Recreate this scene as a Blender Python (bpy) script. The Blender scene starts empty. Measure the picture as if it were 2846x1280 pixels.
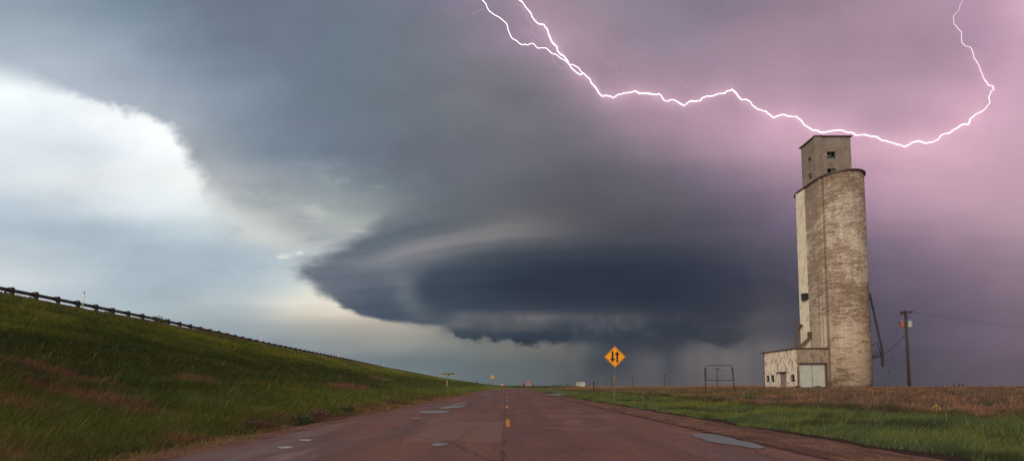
import bpy, bmesh, math, random
import numpy as np
from mathutils import Vector, Matrix
S = bpy.context.scene
COL = S.collection
R = math.radians
rng = np.random.default_rng(7)
random.seed(7)

# ------------------------------------------------------------------ camera
EYE = 1.24            # lens height above the road, m
F = 1265.0            # focal length in units of 1/2846 picture width (16 mm on 36 mm)
PITCH = R(3.2)
ROW = 1074 - F*math.tan(PITCH)
cam = bpy.data.cameras.new('camera')
camo = bpy.data.objects.new('camera', cam)
COL.objects.link(camo)
camo.location = (0, 0, EYE)
camo.rotation_euler = (math.pi/2 + PITCH, 0, 0)
cam.sensor_width = 36
cam.lens = F/2846*36
cam.shift_y = (ROW - 640)/2846
cam.clip_start = 0.1
cam.clip_end = 30000
S.camera = camo
S.view_settings.view_transform = 'Standard'
S.view_settings.look = 'None'
S.view_settings.gamma = 1
S.view_settings.exposure = 0
S.render.engine = 'CYCLES'
S.cycles.max_bounces = 5
S.cycles.diffuse_bounces = 2
S.cycles.glossy_bounces = 3
S.cycles.transparent_max_bounces = 6
CP, SP = math.cos(PITCH), math.sin(PITCH)

def uv(px, py):
    """bearing (x/y, z/y) of a direction read off the photograph"""
    a = (px-1423)/F; b = (ROW-py)/F
    yy = CP - b*SP
    return a/yy, (SP + b*CP)/yy
def at(px, py, d):
    u, v = uv(px, py)
    return Vector((u*d, d, EYE + v*d))
def on_y(px, py, c):
    return at(px, py, c)
def on_x(px, py, c):
    u, v = uv(px, py)
    return at(px, py, c/u)

# ------------------------------------------------------------------ node helpers
class NT:
    def __init__(s, nt): s.nt = nt; s.n = nt.nodes; s.l = nt.links
    def node(s, t, **k):
        n = s.n.new(t)
        for a, b in k.items(): setattr(n, a, b)
        return n
    def put(s, sock, v):
        if isinstance(v, bpy.types.NodeSocket): s.l.new(v, sock)
        elif v is not None: sock.default_value = v
    def math(s, op, a, b=None, c=None, clamp=False):
        n = s.node('ShaderNodeMath', operation=op, use_clamp=clamp)
        s.put(n.inputs[0], a); s.put(n.inputs[1], b); s.put(n.inputs[2], c)
        return n.outputs[0]
    def dot(s, a, v):
        n = s.node('ShaderNodeVectorMath', operation='DOT_PRODUCT')
        s.put(n.inputs[0], a); s.put(n.inputs[1], v)
        return n.outputs['Value']
    def comb(s, x, y, z=0.0):
        n = s.node('ShaderNodeCombineXYZ')
        s.put(n.inputs[0], x); s.put(n.inputs[1], y); s.put(n.inputs[2], z)
        return n.outputs[0]
    def sep(s, v):
        n = s.node('ShaderNodeSeparateXYZ'); s.put(n.inputs[0], v); return n.outputs
    def mul(s, v, k):
        n = s.node('ShaderNodeVectorMath', operation='MULTIPLY'); s.put(n.inputs[0], v); s.put(n.inputs[1], k)
        return n.outputs[0]
    def noise(s, v, scale=1.0, detail=3.0, rough=0.55, dist=0.0, col=False):
        n = s.node('ShaderNodeTexNoise')
        s.put(n.inputs['Vector'], v)
        n.inputs['Scale'].default_value = scale; n.inputs['Detail'].default_value = detail
        n.inputs['Roughness'].default_value = rough; n.inputs['Distortion'].default_value = dist
        return n.outputs['Color' if col else 'Fac']
    def mix(s, f, a, b, mode='MIX'):
        n = s.node('ShaderNodeMix', data_type='RGBA', blend_type=mode)
        s.put(n.inputs[0], f)
        for i, x in ((6, a), (7, b)):
            if isinstance(x, (tuple, list)): x = tuple(x)[:3] + (1.0,)
            s.put(n.inputs[i], x)
        return n.outputs[2]
    def smooth(s, x, a, b, lo=0.0, hi=1.0, kind='SMOOTHSTEP'):
        n = s.node('ShaderNodeMapRange', interpolation_type=kind)
        s.put(n.inputs[0], x); s.put(n.inputs[1], a); s.put(n.inputs[2], b)
        n.inputs[3].default_value = lo; n.inputs[4].default_value = hi
        return n.outputs[0]
    def lin(s, x, a, b, lo=0.0, hi=1.0): return s.smooth(x, a, b, lo, hi, 'LINEAR')
    def ramp(s, f, stops, kind='CARDINAL'):
        n = s.node('ShaderNodeValToRGB'); cr = n.color_ramp; cr.interpolation = kind
        e = cr.elements
        e[0].position = stops[0][0]; e[0].color = stops[0][1]
        e[1].position = stops[-1][0]; e[1].color = stops[-1][1]
        for p, c in stops[1:-1]:
            q = e.new(p); q.color = c
        s.put(n.inputs[0], f)
        return n.outputs[0]
    def curve(s, x, pts):
        """piecewise-linear function, both axes 0..1"""
        n = s.node('ShaderNodeFloatCurve'); s.put(n.inputs['Value'], x)
        c = n.mapping.curves[0]
        c.points[0].location = pts[0]; c.points[-1].location = pts[-1]
        for p in pts[1:-1]: c.points.new(*p)
        for p in c.points: p.handle_type = 'VECTOR'
        n.mapping.update()
        return n.outputs[0]

def material(name, rough=0.8):
    m = bpy.data.materials.new(name); m.use_nodes = True
    t = NT(m.node_tree); b = t.n['Principled BSDF']
    b.inputs['Roughness'].default_value = rough
    return m, t, b

# ------------------------------------------------------------------ world: storm sky
AZ, EL = R(218), R(13)        # where the weak light behind the viewer comes from (compass bearing from +Y, height)
W = bpy.data.worlds.new('World'); S.world = W; W.use_nodes = True
w = NT(W.node_tree); w.n.clear()
d = w.node('ShaderNodeTexCoord').outputs['Generated']
fw = w.dot(d, (0, CP, SP)); fwc = w.math('MAXIMUM', fw, 0.12)
ra = w.math('DIVIDE', w.dot(d, (1, 0, 0)), fwc)
rb = w.math('DIVIDE', w.dot(d, (0, -SP, CP)), fwc)
X0 = w.math('MULTIPLY_ADD', ra, F, 1423.0)
Y0 = w.math('MULTIPLY_ADD', rb, -F, ROW)
P0 = w.comb(X0, Y0)
# slow billowing displacement and a finer one
n1 = w.noise(w.mul(P0, (1/420, 1/260, 1)), 1, 2, 0.5, col=True)
n2 = w.noise(w.mul(P0, (1/110, 1/80, 1)), 1, 4, 0.5, col=True)
s1 = w.sep(n1); s2 = w.sep(n2)
X = w.math('ADD', X0, w.math('MULTIPLY_ADD', w.math('SUBTRACT', s1[0], 0.5), 36.0, w.math('MULTIPLY', w.math('SUBTRACT', s2[0], 0.5), 12.0)))
Y = w.math('ADD', Y0, w.math('MULTIPLY_ADD', w.math('SUBTRACT', s1[1], 0.5), 20.0, w.math('MULTIPLY', w.math('SUBTRACT', s2[1], 0.5), 5.0)))
XN = w.lin(X, 0.0, 2846.0)
def srgb(c):
    out = []
    for v in c:
        v = v/255; l = v/12.92 if v < .04045 else ((v+.055)/1.055)**2.4
        out.append(l**(1/2.2))
    return tuple(out) + (1.0,)
def rows(data, Yc):
    out = None; prev = None
    for y, st in data:
        stops = [(min(max(x/2846, 0), 1), srgb(c)) for x, c in st]
        c = w.ramp(XN, stops)
        if out is None: out = c
        else:
            t = w.lin(Yc, float(prev), float(y))
            ts = w.smooth(Yc, float(prev), float(y))
            t = w.math('MULTIPLY', w.math('ADD', t, ts), 0.5)
            out = w.mix(t, out, c)
        prev = y
    return out
LAYER_A = [  # clearer sky to the left and under the storm
 (180, [(0,(222,233,239)),(250,(205,218,228)),(420,(215,225,232)),(2846,(170,150,165))]),
 (260, [(0,(246,252,253)),(220,(244,250,252)),(420,(238,245,249)),(560,(236,240,243)),(2846,(170,150,165))]),
 (330, [(0,(236,243,248)),(200,(242,248,252)),(400,(253,254,255)),(520,(252,253,253)),(700,(235,238,238)),(2846,(170,150,165))]),
 (420, [(0,(222,232,238)),(250,(221,230,236)),(400,(241,245,249)),(530,(251,251,251)),(700,(235,235,232)),(2846,(170,150,165))]),
 (500, [(0,(216,225,229)),(250,(228,233,235)),(450,(232,238,239)),(570,(238,242,240)),(680,(222,226,222)),(2846,(150,130,145))]),
 (580, [(0,(186,201,213)),(200,(204,214,222)),(420,(224,231,236)),(600,(226,232,232)),(740,(214,217,213)),(2846,(150,130,145))]),
 (640, [(0,(176,192,204)),(150,(173,190,202)),(350,(178,195,206)),(550,(195,208,215)),(660,(205,214,217)),(760,(213,216,212)),(860,(205,208,205)),(2846,(150,130,145))]),
 (700, [(0,(193,204,212)),(200,(180,194,204)),(400,(168,185,197)),(600,(172,188,200)),(760,(178,193,203)),(860,(190,199,204)),(2846,(150,130,145))]),
 (780, [(0,(206,214,218)),(150,(198,208,214)),(300,(178,192,202)),(500,(166,183,194)),(700,(176,190,199)),(820,(197,206,207)),(900,(218,217,209)),(2846,(130,112,130))]),
 (840, [(0,(190,200,205)),(200,(185,198,206)),(400,(172,187,195)),(560,(176,189,193)),(700,(191,199,199)),(830,(222,219,207)),(940,(226,219,204)),(1020,(212,205,191)),(2846,(120,104,120))]),
 (868, [(0,(185,196,203)),(500,(171,185,191)),(650,(170,181,185)),(750,(190,193,188)),(850,(216,209,194)),(960,(220,209,192)),(1060,(203,194,180)),(1200,(168,162,152)),(1320,(132,130,126)),(2100,(95,93,98)),(2846,(115,100,116))]),
 (914, [(0,(180,190,198)),(500,(160,172,179)),(700,(154,164,168)),(850,(168,170,165)),(1000,(172,168,158)),(1150,(162,158,148)),(1280,(137,137,131)),(1450,(111,113,112)),(1620,(95,95,98)),(2080,(105,101,104)),(2140,(108,104,106)),(2230,(82,79,88)),(2450,(84,78,92)),(2650,(98,88,105)),(2846,(112,98,113))]),
 (955, [(0,(160,172,180)),(600,(141,156,166)),(750,(139,151,159)),(950,(149,153,151)),(1150,(143,145,139)),(1300,(122,126,123)),(1430,(117,117,111)),(1570,(108,105,103)),(1640,(86,89,94)),(1700,(68,73,82)),(1790,(72,74,82)),(1860,(68,72,80)),(1910,(96,94,97)),(1990,(108,103,104)),(2090,(106,102,104)),(2150,(112,107,107)),(2230,(86,83,89)),(2450,(81,77,89)),(2700,(98,87,102)),(2846,(108,94,109))]),
 (1010, [(0,(140,154,164)),(700,(123,139,151)),(900,(121,133,141)),(1100,(111,123,129)),(1300,(103,113,116)),(1450,(96,104,107)),(1600,(92,95,98)),(1660,(70,75,82)),(1730,(73,76,83)),(1800,(92,91,95)),(1870,(83,84,91)),(1920,(102,99,101)),(2050,(108,103,105)),(2200,(86,84,89)),(2450,(80,77,87)),(2600,(90,83,96)),(2846,(104,90,104))]),
 (1062, [(0,(140,150,156)),(1000,(126,136,141)),(1200,(113,125,129)),(1400,(101,109,113)),(1550,(93,99,102)),(1640,(84,87,92)),(1730,(82,84,89)),(1800,(90,90,94)),(1880,(88,87,92)),(1930,(96,93,96)),(2000,(101,96,98)),(2120,(93,91,95)),(2450,(78,76,86)),(2650,(92,84,96)),(2846,(100,88,100))]),
]
LAYER_B = [  # anvil and main storm mass
 (0, [(0,(150,163,178)),(120,(146,159,174)),(250,(132,149,164)),(400,(119,136,151)),(550,(112,124,141)),(750,(111,121,139)),(1000,(112,121,135)),(1200,(123,122,138)),(1340,(145,132,151)),(1500,(157,137,154)),(1700,(145,132,148)),(1900,(137,127,144)),(2100,(140,125,142)),(2350,(158,134,152)),(2600,(172,143,164)),(2750,(191,156,178)),(2846,(211,172,195))]),
 (110, [(0,(165,178,191)),(200,(158,172,186)),(400,(136,152,168)),(600,(118,131,148)),(800,(112,123,140)),(1000,(109,121,134)),(1250,(123,122,135)),(1400,(145,130,147)),(1520,(163,140,160)),(1650,(158,137,154)),(1850,(147,133,150)),(2100,(156,133,151)),(2300,(165,139,157)),(2550,(165,138,157)),(2700,(180,148,170)),(2846,(203,164,187))]),
 (200, [(0,(180,190,202)),(150,(177,187,200)),(300,(166,177,191)),(450,(148,161,177)),(600,(126,140,157)),(800,(114,127,144)),(1000,(108,121,133)),(1300,(120,121,131)),(1450,(130,124,136)),(1600,(150,130,148)),(1750,(158,135,152)),(1950,(160,136,155)),(2200,(174,145,164)),(2500,(172,143,162)),(2700,(183,149,170)),(2846,(200,161,183))]),
 (270, [(0,(184,193,204)),(250,(182,191,203)),(400,(168,178,190)),(550,(144,156,171)),(700,(126,140,156)),(1000,(108,120,132)),(1300,(117,118,127)),(1500,(118,115,125)),(1650,(150,130,147)),(1760,(172,143,162)),(1950,(174,144,163)),(2150,(186,152,171)),(2400,(180,148,168)),(2600,(191,155,176)),(2750,(205,164,185)),(2846,(201,163,184))]),
 (340, [(0,(190,198,206)),(400,(172,181,191)),(520,(160,169,181)),(650,(131,144,159)),(800,(119,131,148)),(1050,(108,119,131)),(1350,(114,116,124)),(1600,(122,116,128)),(1750,(150,129,146)),(1900,(170,140,160)),(2100,(194,156,177)),(2250,(205,165,186)),(2450,(184,150,170)),(2650,(207,165,186)),(2750,(213,172,193)),(2846,(207,168,188))]),
 (420, [(0,(190,196,200)),(500,(160,168,175)),(600,(152,161,170)),(750,(125,139,154)),(900,(112,125,140)),(1100,(107,114,127)),(1350,(109,111,120)),(1600,(108,106,116)),(1750,(124,114,127)),(1900,(148,127,144)),(2050,(175,144,164)),(2200,(192,155,175)),(2450,(212,168,188)),(2600,(214,172,191)),(2846,(207,168,185))]),
 (500, [(0,(195,200,204)),(540,(176,181,186)),(650,(166,172,177)),(800,(148,156,164)),(950,(129,141,150)),(1100,(111,120,129)),(1350,(103,106,116)),(1600,(98,98,106)),(1800,(107,102,114)),(1950,(124,111,127)),(2100,(150,127,145)),(2300,(180,146,166)),(2500,(200,160,180)),(2846,(201,164,181))]),
 (570, [(0,(205,210,210)),(580,(200,205,205)),(700,(179,185,185)),(820,(165,172,173)),(950,(152,160,162)),(1050,(133,141,145)),(1150,(113,121,129)),(1350,(100,103,110)),(1600,(92,91,99)),(1850,(94,91,102)),(2000,(108,98,114)),(2150,(128,110,130)),(2400,(165,135,155)),(2600,(185,150,170)),(2846,(192,157,174))]),
 (620, [(0,(212,216,214)),(650,(212,214,210)),(760,(191,195,193)),(830,(170,175,176)),(900,(172,178,178)),(980,(168,175,173)),(1100,(140,147,150)),(1300,(112,115,120)),(1450,(110,110,114)),(1600,(95,94,101)),(1850,(86,84,95)),(2050,(98,91,106)),(2150,(112,100,118)),(2400,(145,121,140)),(2600,(166,137,156)),(2846,(178,148,163))]),
 (665, [(0,(215,218,214)),(740,(212,214,208)),(850,(184,188,187)),(930,(172,177,177)),(1100,(150,154,156)),(1350,(122,124,126)),(1480,(116,116,117)),(1560,(98,98,104)),(1750,(79,80,91)),(1950,(80,79,91)),(2120,(95,88,104)),(2400,(122,106,124)),(2600,(148,124,143)),(2846,(163,138,153))]),
 (705, [(0,(205,210,210)),(800,(200,204,203)),(900,(180,186,188)),(1300,(120,122,126)),(1500,(72,80,92)),(1700,(63,68,81)),(1900,(62,66,79)),(2050,(75,75,88)),(2150,(86,82,97)),(2400,(112,100,118)),(2600,(135,115,134)),(2846,(155,132,147))]),
 (750, [(0,(190,200,206)),(830,(186,196,202)),(1300,(100,105,112)),(1550,(50,58,72)),(1800,(48,55,69)),(2000,(58,61,76)),(2100,(70,70,85)),(2200,(80,77,92)),(2400,(104,93,111)),(2600,(125,108,126)),(2846,(145,124,140))]),
 (800, [(0,(190,200,206)),(870,(200,205,204)),(1400,(52,61,76)),(1700,(46,53,67)),(1950,(50,56,70)),(2070,(62,63,78)),(2200,(75,72,88)),(2400,(97,88,106)),(2600,(115,100,118)),(2846,(132,113,130))]),
 (840, [(0,(190,200,206)),(900,(190,195,195)),(1450,(55,63,78)),(1700,(48,54,68)),(1950,(52,57,70)),(2080,(64,65,77)),(2150,(73,72,83)),(2250,(73,71,85)),(2400,(90,83,100)),(2600,(106,94,112)),(2846,(122,105,121))]),
 (880, [(0,(190,200,206)),(1200,(100,105,110)),(1340,(84,89,97)),(1800,(65,68,78)),(1900,(58,62,74)),(2050,(62,64,74)),(2100,(78,77,84)),(2160,(82,80,88)),(2250,(74,72,84)),(2400,(84,79,94)),(2600,(99,89,107)),(2846,(116,101,116))]),
]
LAYER_C = [  # the rotating disc and the lowered base (rows follow its curved shelves)
 (560, [(900,(112,120,129)),(1050,(110,119,128)),(1150,(108,116,125)),(1350,(101,104,111)),(1600,(93,92,100)),(1850,(96,93,104)),(2000,(110,100,116)),(2150,(130,112,132)),(2400,(168,138,158)),(2846,(195,160,177))]),
 (598, [(850,(108,117,129)),(1000,(100,110,122)),(1150,(99,108,118)),(1300,(105,109,115)),(1450,(107,107,112)),(1600,(94,93,100)),(1850,(88,86,97)),(2050,(102,94,109)),(2150,(118,104,123)),(2400,(153,127,147)),(2600,(172,142,161)),(2846,(183,152,167))]),
 (622, [(850,(106,115,128)),(1000,(108,116,127)),(1100,(116,121,130)),(1250,(122,124,129)),(1400,(121,120,122)),(1520,(108,107,111)),(1650,(90,89,97)),(1850,(84,83,94)),(2050,(95,88,104)),(2150,(110,98,117)),(2400,(142,119,138)),(2600,(163,135,154)),(2846,(177,147,162))]),
 (645, [(850,(106,115,128)),(950,(112,119,130)),(1020,(126,129,138)),(1120,(136,136,143)),(1250,(134,134,137)),(1380,(126,125,127)),(1480,(114,113,115)),(1560,(98,98,104)),(1680,(84,84,93)),(1850,(81,80,92)),(2050,(92,87,102)),(2150,(104,94,113)),(2400,(134,113,132)),(2600,(157,130,149)),(2846,(171,143,158))]),
 (668, [(850,(106,115,128)),(950,(106,114,126)),(1030,(116,121,131)),(1120,(122,125,133)),(1250,(117,119,125)),(1380,(104,107,114)),(1480,(92,95,103)),(1600,(82,84,93)),(1750,(76,78,89)),(1950,(78,78,90)),(2120,(94,87,103)),(2400,(120,105,123)),(2600,(146,123,142)),(2846,(161,137,152))]),
 (700, [(850,(106,115,128)),(950,(103,112,124)),(1060,(104,112,122)),(1120,(106,113,122)),(1200,(90,99,110)),(1300,(78,87,98)),(1400,(72,80,92)),(1550,(66,73,86)),(1700,(62,67,80)),(1900,(62,66,79)),(2050,(75,75,88)),(2150,(86,82,97)),(2400,(112,100,118)),(2600,(135,115,134)),(2846,(155,132,147))]),
 (745, [(830,(112,121,133)),(870,(105,114,127)),(950,(100,109,122)),(1040,(98,106,119)),(1100,(108,115,124)),(1140,(98,106,117)),(1190,(72,82,96)),(1260,(66,75,89)),(1350,(60,69,83)),(1550,(51,59,73)),(1800,(48,55,69)),(2000,(58,61,76)),(2100,(70,70,85)),(2200,(80,77,92)),(2400,(104,93,111)),(2600,(125,108,126)),(2846,(145,124,140))]),
 (785, [(860,(132,138,146)),(910,(106,114,127)),(980,(102,109,122)),(1040,(97,105,118)),(1090,(101,109,119)),(1125,(106,114,122)),(1165,(72,83,98)),(1250,(64,75,90)),(1400,(54,63,78)),(1700,(46,53,67)),(1950,(50,56,70)),(2070,(62,63,78)),(2200,(76,73,89)),(2400,(99,90,107)),(2600,(118,102,120)),(2846,(135,116,132))]),
 (825, [(900,(110,117,128)),(950,(96,105,118)),(1020,(86,97,112)),(1080,(84,95,110)),(1110,(99,108,118)),(1140,(92,102,113)),(1180,(68,79,94)),(1300,(61,72,86)),(1450,(54,62,77)),(1700,(47,54,68)),(1950,(51,56,70)),(2080,(64,65,77)),(2150,(73,72,83)),(2250,(73,71,85)),(2400,(92,85,102)),(2600,(108,95,114)),(2846,(125,108,124))]),
 (855, [(950,(88,97,110)),(1020,(80,91,106)),(1100,(82,93,108)),(1140,(94,104,114)),(1200,(74,85,98)),(1300,(64,75,89)),(1450,(62,69,83)),(1700,(54,60,73)),(1950,(54,59,72)),(2080,(64,65,77)),(2130,(78,76,85)),(2180,(78,76,86)),(2400,(87,81,97)),(2600,(103,92,110)),(2846,(119,103,118))]),
 (880, [(1000,(82,92,106)),(1100,(78,89,104)),(1160,(88,97,108)),(1230,(80,88,100)),(1290,(98,102,109)),(1400,(98,99,105)),(1490,(108,106,110)),(1550,(92,92,100)),(1640,(78,78,87)),(1730,(76,77,85)),(1800,(65,68,78)),(1900,(58,62,74)),(2050,(62,64,74)),(2100,(80,79,86)),(2170,(82,80,88)),(2400,(84,79,94)),(2600,(100,90,107)),(2846,(116,101,116))]),
 (905, [(1200,(80,90,102)),(1260,(98,103,109)),(1330,(88,93,100)),(1420,(92,94,99)),(1500,(80,84,92)),(1600,(62,70,82)),(1730,(70,74,83)),(1800,(58,64,75)),(1950,(56,61,72)),(2050,(68,69,78)),(2110,(84,82,89)),(2170,(80,78,86)),(2400,(82,77,91)),(2600,(96,87,104)),(2846,(112,98,113))]),
 (925, [(1200,(84,92,102)),(1270,(70,79,89)),(1350,(64,74,85)),(1480,(54,64,76)),(1700,(54,63,75)),(1950,(56,61,72)),(2050,(66,68,76)),(2110,(84,82,89)),(2170,(80,78,86)),(2400,(81,76,90)),(2846,(110,96,111))]),
 (950, [(1270,(58,69,79)),(1400,(50,60,71)),(1600,(51,61,73)),(1850,(54,60,72)),(2050,(67,69,77)),(2170,(82,80,87)),(2450,(79,75,88)),(2846,(107,94,108))]),
]
hC = w.math('MULTIPLY', w.curve(w.lin(X, 0.0, 2846.0), [(0, .9), (1000/2846, .9), (1050/2846, .78), (1130/2846, .52), (1200/2846, .36), (1300/2846, .18), (1400/2846, .05), (1500/2846, 0), (1, 0)]), w.smooth(Y, 805.0, 725.0, 0.0, 100.0))
A = rows(LAYER_A, Y); B = rows(LAYER_B, Y); C = rows(LAYER_C, w.math('SUBTRACT', Y, hC))
def edge(pts): return w.math('MULTIPLY', w.curve(XR, [(x/2846, y/1280) for x, y in pts]), 1280.0)
# ragged noise for the edges
rag = w.math('SUBTRACT', w.noise(w.mul(P0, (1/62, 1/48, 1)), 1, 8, 0.62), 0.5)
rag2 = w.math('SUBTRACT', w.noise(w.mul(P0, (1/230, 1/160, 1)), 1, 4, 0.55), 0.5)
rag3 = w.math('SUBTRACT', w.noise(w.mul(P0, (1/90, 1/70, 1)), 1, 7, 0.6, .6), 0.5)
XR = w.lin(w.math('ADD', X0, w.math('MULTIPLY', rag3, w.smooth(X0, 300.0, 420.0, 0.0, 60.0))), 0.0, 2846.0)
# storm mass edge against the bright sky
eB = edge([(0,196),(120,232),(200,266),(300,292),(370,308),(440,338),(478,355),(500,392),(530,442),(560,505),(585,552),(640,602),(700,652),(770,690),(830,712),(930,760),(1100,850),(1300,930),(2846,960)])
sB = edge([(0,46),(150,36),(210,20),(330,20),(480,30),(520,60),(600,84),(700,70),(830,60),(1000,50),(2846,50)])
amp = edge([(0,26),(200,40),(330,100),(560,100),(700,60),(2846,40)])
qB = w.math('ADD', w.math('SUBTRACT', eB, Y0), w.math('ADD', w.math('MULTIPLY', rag, amp), w.math('MULTIPLY', rag2, 45.0)))
mB = w.smooth(w.math('DIVIDE', qB, sB), -1.0, 1.0)
# disc: above its top rim and above its base line
eT = edge([(0,775),(760,772),(825,744),(850,734),(900,712),(960,680),(1000,654),(1060,612),(1130,582),(1200,562),(1320,545),(2846,540)])
sT = edge([(0,46),(830,46),(900,38),(960,32),(1060,34),(1130,45),(1200,80),(1350,140),(2846,160)])
stk = w.math('SUBTRACT', w.noise(w.mul(P0, (1/150, 1/26, 1)), 1, 5, 0.6, .4), 0.5)
stk_l = w.math('MULTIPLY', stk, w.smooth(X0, 1150.0, 900.0, 0.0, 60.0))
qT = w.math('ADD', w.math('ADD', w.math('SUBTRACT', Y0, eT), w.math('MULTIPLY', rag, 26.0)), stk_l)
mT = w.smooth(w.math('DIVIDE', qT, sT), -1.0, 1.0)
eL = edge([(0,700),(800,735),(826,752),(845,774),(880,800),(925,834),(965,860),(1010,880),(1080,890),(1200,903),(1254,910),(1262,928),(1290,943),(1340,945),(1410,943),(1450,955),(1500,958),(1580,946),(1640,944),(1700,952),(1850,948),(1960,952),(2025,962),(2052,956),(2080,930),(2100,905),(2140,885),(2200,870),(2846,900)])
sL = edge([(0,42),(830,42),(870,32),(920,18),(970,12),(1000,8),(1230,7),(1290,8),(1560,9),(1640,30),(1760,46),(1890,30),(1950,10),(2070,12),(2110,20),(2250,50),(2846,80)])
ampL = edge([(0,50),(850,50),(1000,20),(1230,14),(1270,70),(1480,70),(1620,45),(2846,30)])
qL = w.math('ADD', w.math('SUBTRACT', eL, Y0), w.math('ADD', w.math('MULTIPLY', rag, ampL), w.math('MULTIPLY', stk_l, .6)))
mL = w.smooth(w.math('DIVIDE', qL, sL), -1.0, 1.0)
mC = w.math('MULTIPLY', mT, mL)
BA = w.mix(mB, A, B)
Yd = w.math('SUBTRACT', w.math('MULTIPLY_ADD', w.math('MULTIPLY', w.math('SUBTRACT', X0, 1500.0), w.math('SUBTRACT', X0, 1500.0)), -0.00012, Y0), w.math('MULTIPLY', hC, .6))
sr = w.noise(w.comb(w.math('DIVIDE', X0, 520.0), w.math('DIVIDE', Yd, 24.0)), 1, 5, 0.55, .25)
sr2 = w.noise(w.mul(P0, (1/62, 1/80, 1)), 1, 4, 0.55, .2)
srm = w.math('MULTIPLY', w.smooth(Y0, 540.0, 620.0), w.smooth(X0, 1950.0, 1400.0))
C = w.mix(w.math('MULTIPLY', srm, 1.0), C, w.mix(1.0, C, w.ramp(sr, [(0.25, (.90,.905,.91,1)), (.5, (.97,.97,.97,1)), (.75, (1,1,1,1))], 'EASE'), 'MULTIPLY'))
lob = w.math('MULTIPLY', w.math('MULTIPLY', w.smooth(Y0, 855.0, 885.0), w.smooth(Y0, 950.0, 915.0)), w.math('MULTIPLY', w.smooth(X0, 1230.0, 1290.0), w.smooth(X0, 2100.0, 1700.0, .3, 1.0)))
C = w.mix(w.math('MULTIPLY', lob, w.smooth(sr2, .45, .8, 0.0, .26)), C, (118/255, 118/255, 124/255))
C = w.mix(w.math('MULTIPLY', lob, w.smooth(sr2, .55, .25, 0.0, .22)), C, (58/255, 66/255, 78/255))
CL = w.mix(mC, BA, C)
# thin streaks of scud below and left of the disc
st = w.noise(w.mul(P0, (1/190, 1/26, 1)), 1, 5, 0.6)
stm = w.math('MULTIPLY', w.smooth(st, 0.5, 0.74), w.math('MULTIPLY', w.smooth(Y0, 500.0, 620.0), w.smooth(X0, 1100.0, 850.0)))
wsp = w.noise(w.mul(P0, (1/210, 1/70, 1)), 1, 7, 0.58, .15)
wm = w.math('MULTIPLY', w.math('MULTIPLY', w.smooth(Y0, 400.0, 560.0), w.smooth(Y0, 740.0, 660.0)), w.math('MULTIPLY', w.smooth(X0, 560.0, 720.0), w.smooth(X0, 1250.0, 1000.0)))
wm = w.math('MULTIPLY', wm, w.math('SUBTRACT', 1.0, w.math('MULTIPLY', mC, .8)))
CL = w.mix(w.math('MULTIPLY', wm, w.smooth(wsp, .52, .70, 0.0, .5)), CL, (140/255, 150/255, 156/255))
CL = w.mix(w.math('MULTIPLY', wm, w.smooth(wsp, .48, .30, 0.0, .4)), CL, (206/255, 209/255, 202/255))
CL = w.mix(w.math('MULTIPLY', stm, 0.10), CL, (150/255, 160/255, 165/255))
for bx, by, bw, bh in ((787, 712, 24, 8), (832, 702, 16, 7)):
    qx = w.math('DIVIDE', w.math('SUBTRACT', X0, float(bx)), float(bw)); qy = w.math('DIVIDE', w.math('SUBTRACT', Y0, float(by)), float(bh))
    qq = w.math('ADD', w.math('SQRT', w.math('ADD', w.math('MULTIPLY', qx, qx), w.math('MULTIPLY', qy, qy))), w.math('MULTIPLY', w.math('SUBTRACT', w.noise(w.mul(P0, (1/14, 1/9, 1)), 1, 3, .6), .5), 2.4))
    CL = w.mix(w.smooth(qq, 1.4, .1, 0.0, .6), CL, (238/255, 236/255, 226/255))
# air lit by the lightning channel
def px2(pts, sx, sy, k): return [(sx+a/k, sy+b/k) for a, b in pts]
CH1 = px2([(440,-40),(460,0),(497,30),(515,60),(545,95),(568,125),(575,150),(600,185),(628,212),(655,218),(683,222),(692,242),(712,262),(722,300),(740,345),(748,368),(770,395),(798,418),(802,455),(830,488),(855,498),(880,525),(898,550),(905,575),(930,610),(975,650),(1010,670),(1035,655),(1060,680),(1095,710),(1105,745),(1140,780),(1165,820),(1200,860),(1240,855),(1280,862),(1302,876),(1350,845),(1400,832),(1455,828),(1495,815),(1535,838),(1600,836),(1650,842),(1690,848),(1710,838),(1735,860),(1760,900),(1790,905),(1820,892),(1850,895),(1885,915),(1935,945),(1990,905),(2040,908),(2085,900),(2095,878),(2140,860),(2170,862),(2250,838),(2300,835),(2320,815)], 1300, 0, 3.22) + \
      px2([(90,655),(115,675),(140,710),(160,730),(190,728),(225,745),(240,770),(280,800),(340,815),(375,845),(395,862),(420,850),(470,838),(500,850),(560,852),(595,880),(620,915),(680,952),(715,955),(742,970),(800,960),(890,952),(930,968),(965,970),(1000,992),(1060,985),(1150,1000),(1190,1028),(1240,1038),(1300,1058),(1360,1072),(1405,1045),(1460,1032),(1510,1048),(1560,1040),(1600,1020),(1620,990),(1680,975),(1720,945),(1780,910),(1820,912),(1835,870),(1870,840),(1930,808),(1978,755),(1970,710),(1985,670),(2007,655),(1998,628),(1970,625),(1940,585),(1922,540),(1905,500),(1890,465),(1865,430),(1855,385),(1835,345),(1800,338),(1775,315),(1770,235),(1740,205),(1715,175),(1710,120),(1745,85),(1760,40),(1778,10),(1784,-40)], 2000, 0, 2.6336)
gx = [1440,1475,1495,1520,1530,1548,1580,1600,1640,1675,1705,1765,1810,1850,1903,1945,1992,2034,2060,2100,2150,2200,2260,2290,2340,2400,2450,2516,2545,2610,2640,2690,2733,2751,2762]
gp = {x: min((abs(p[0]-x), p[1]) for p in CH1 if (p[1] > 0 and not (p[0] > 2640 and p[1] < 245)))[1] for x in gx}
xb = w.lin(X0, 1400.0, 2800.0)
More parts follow.
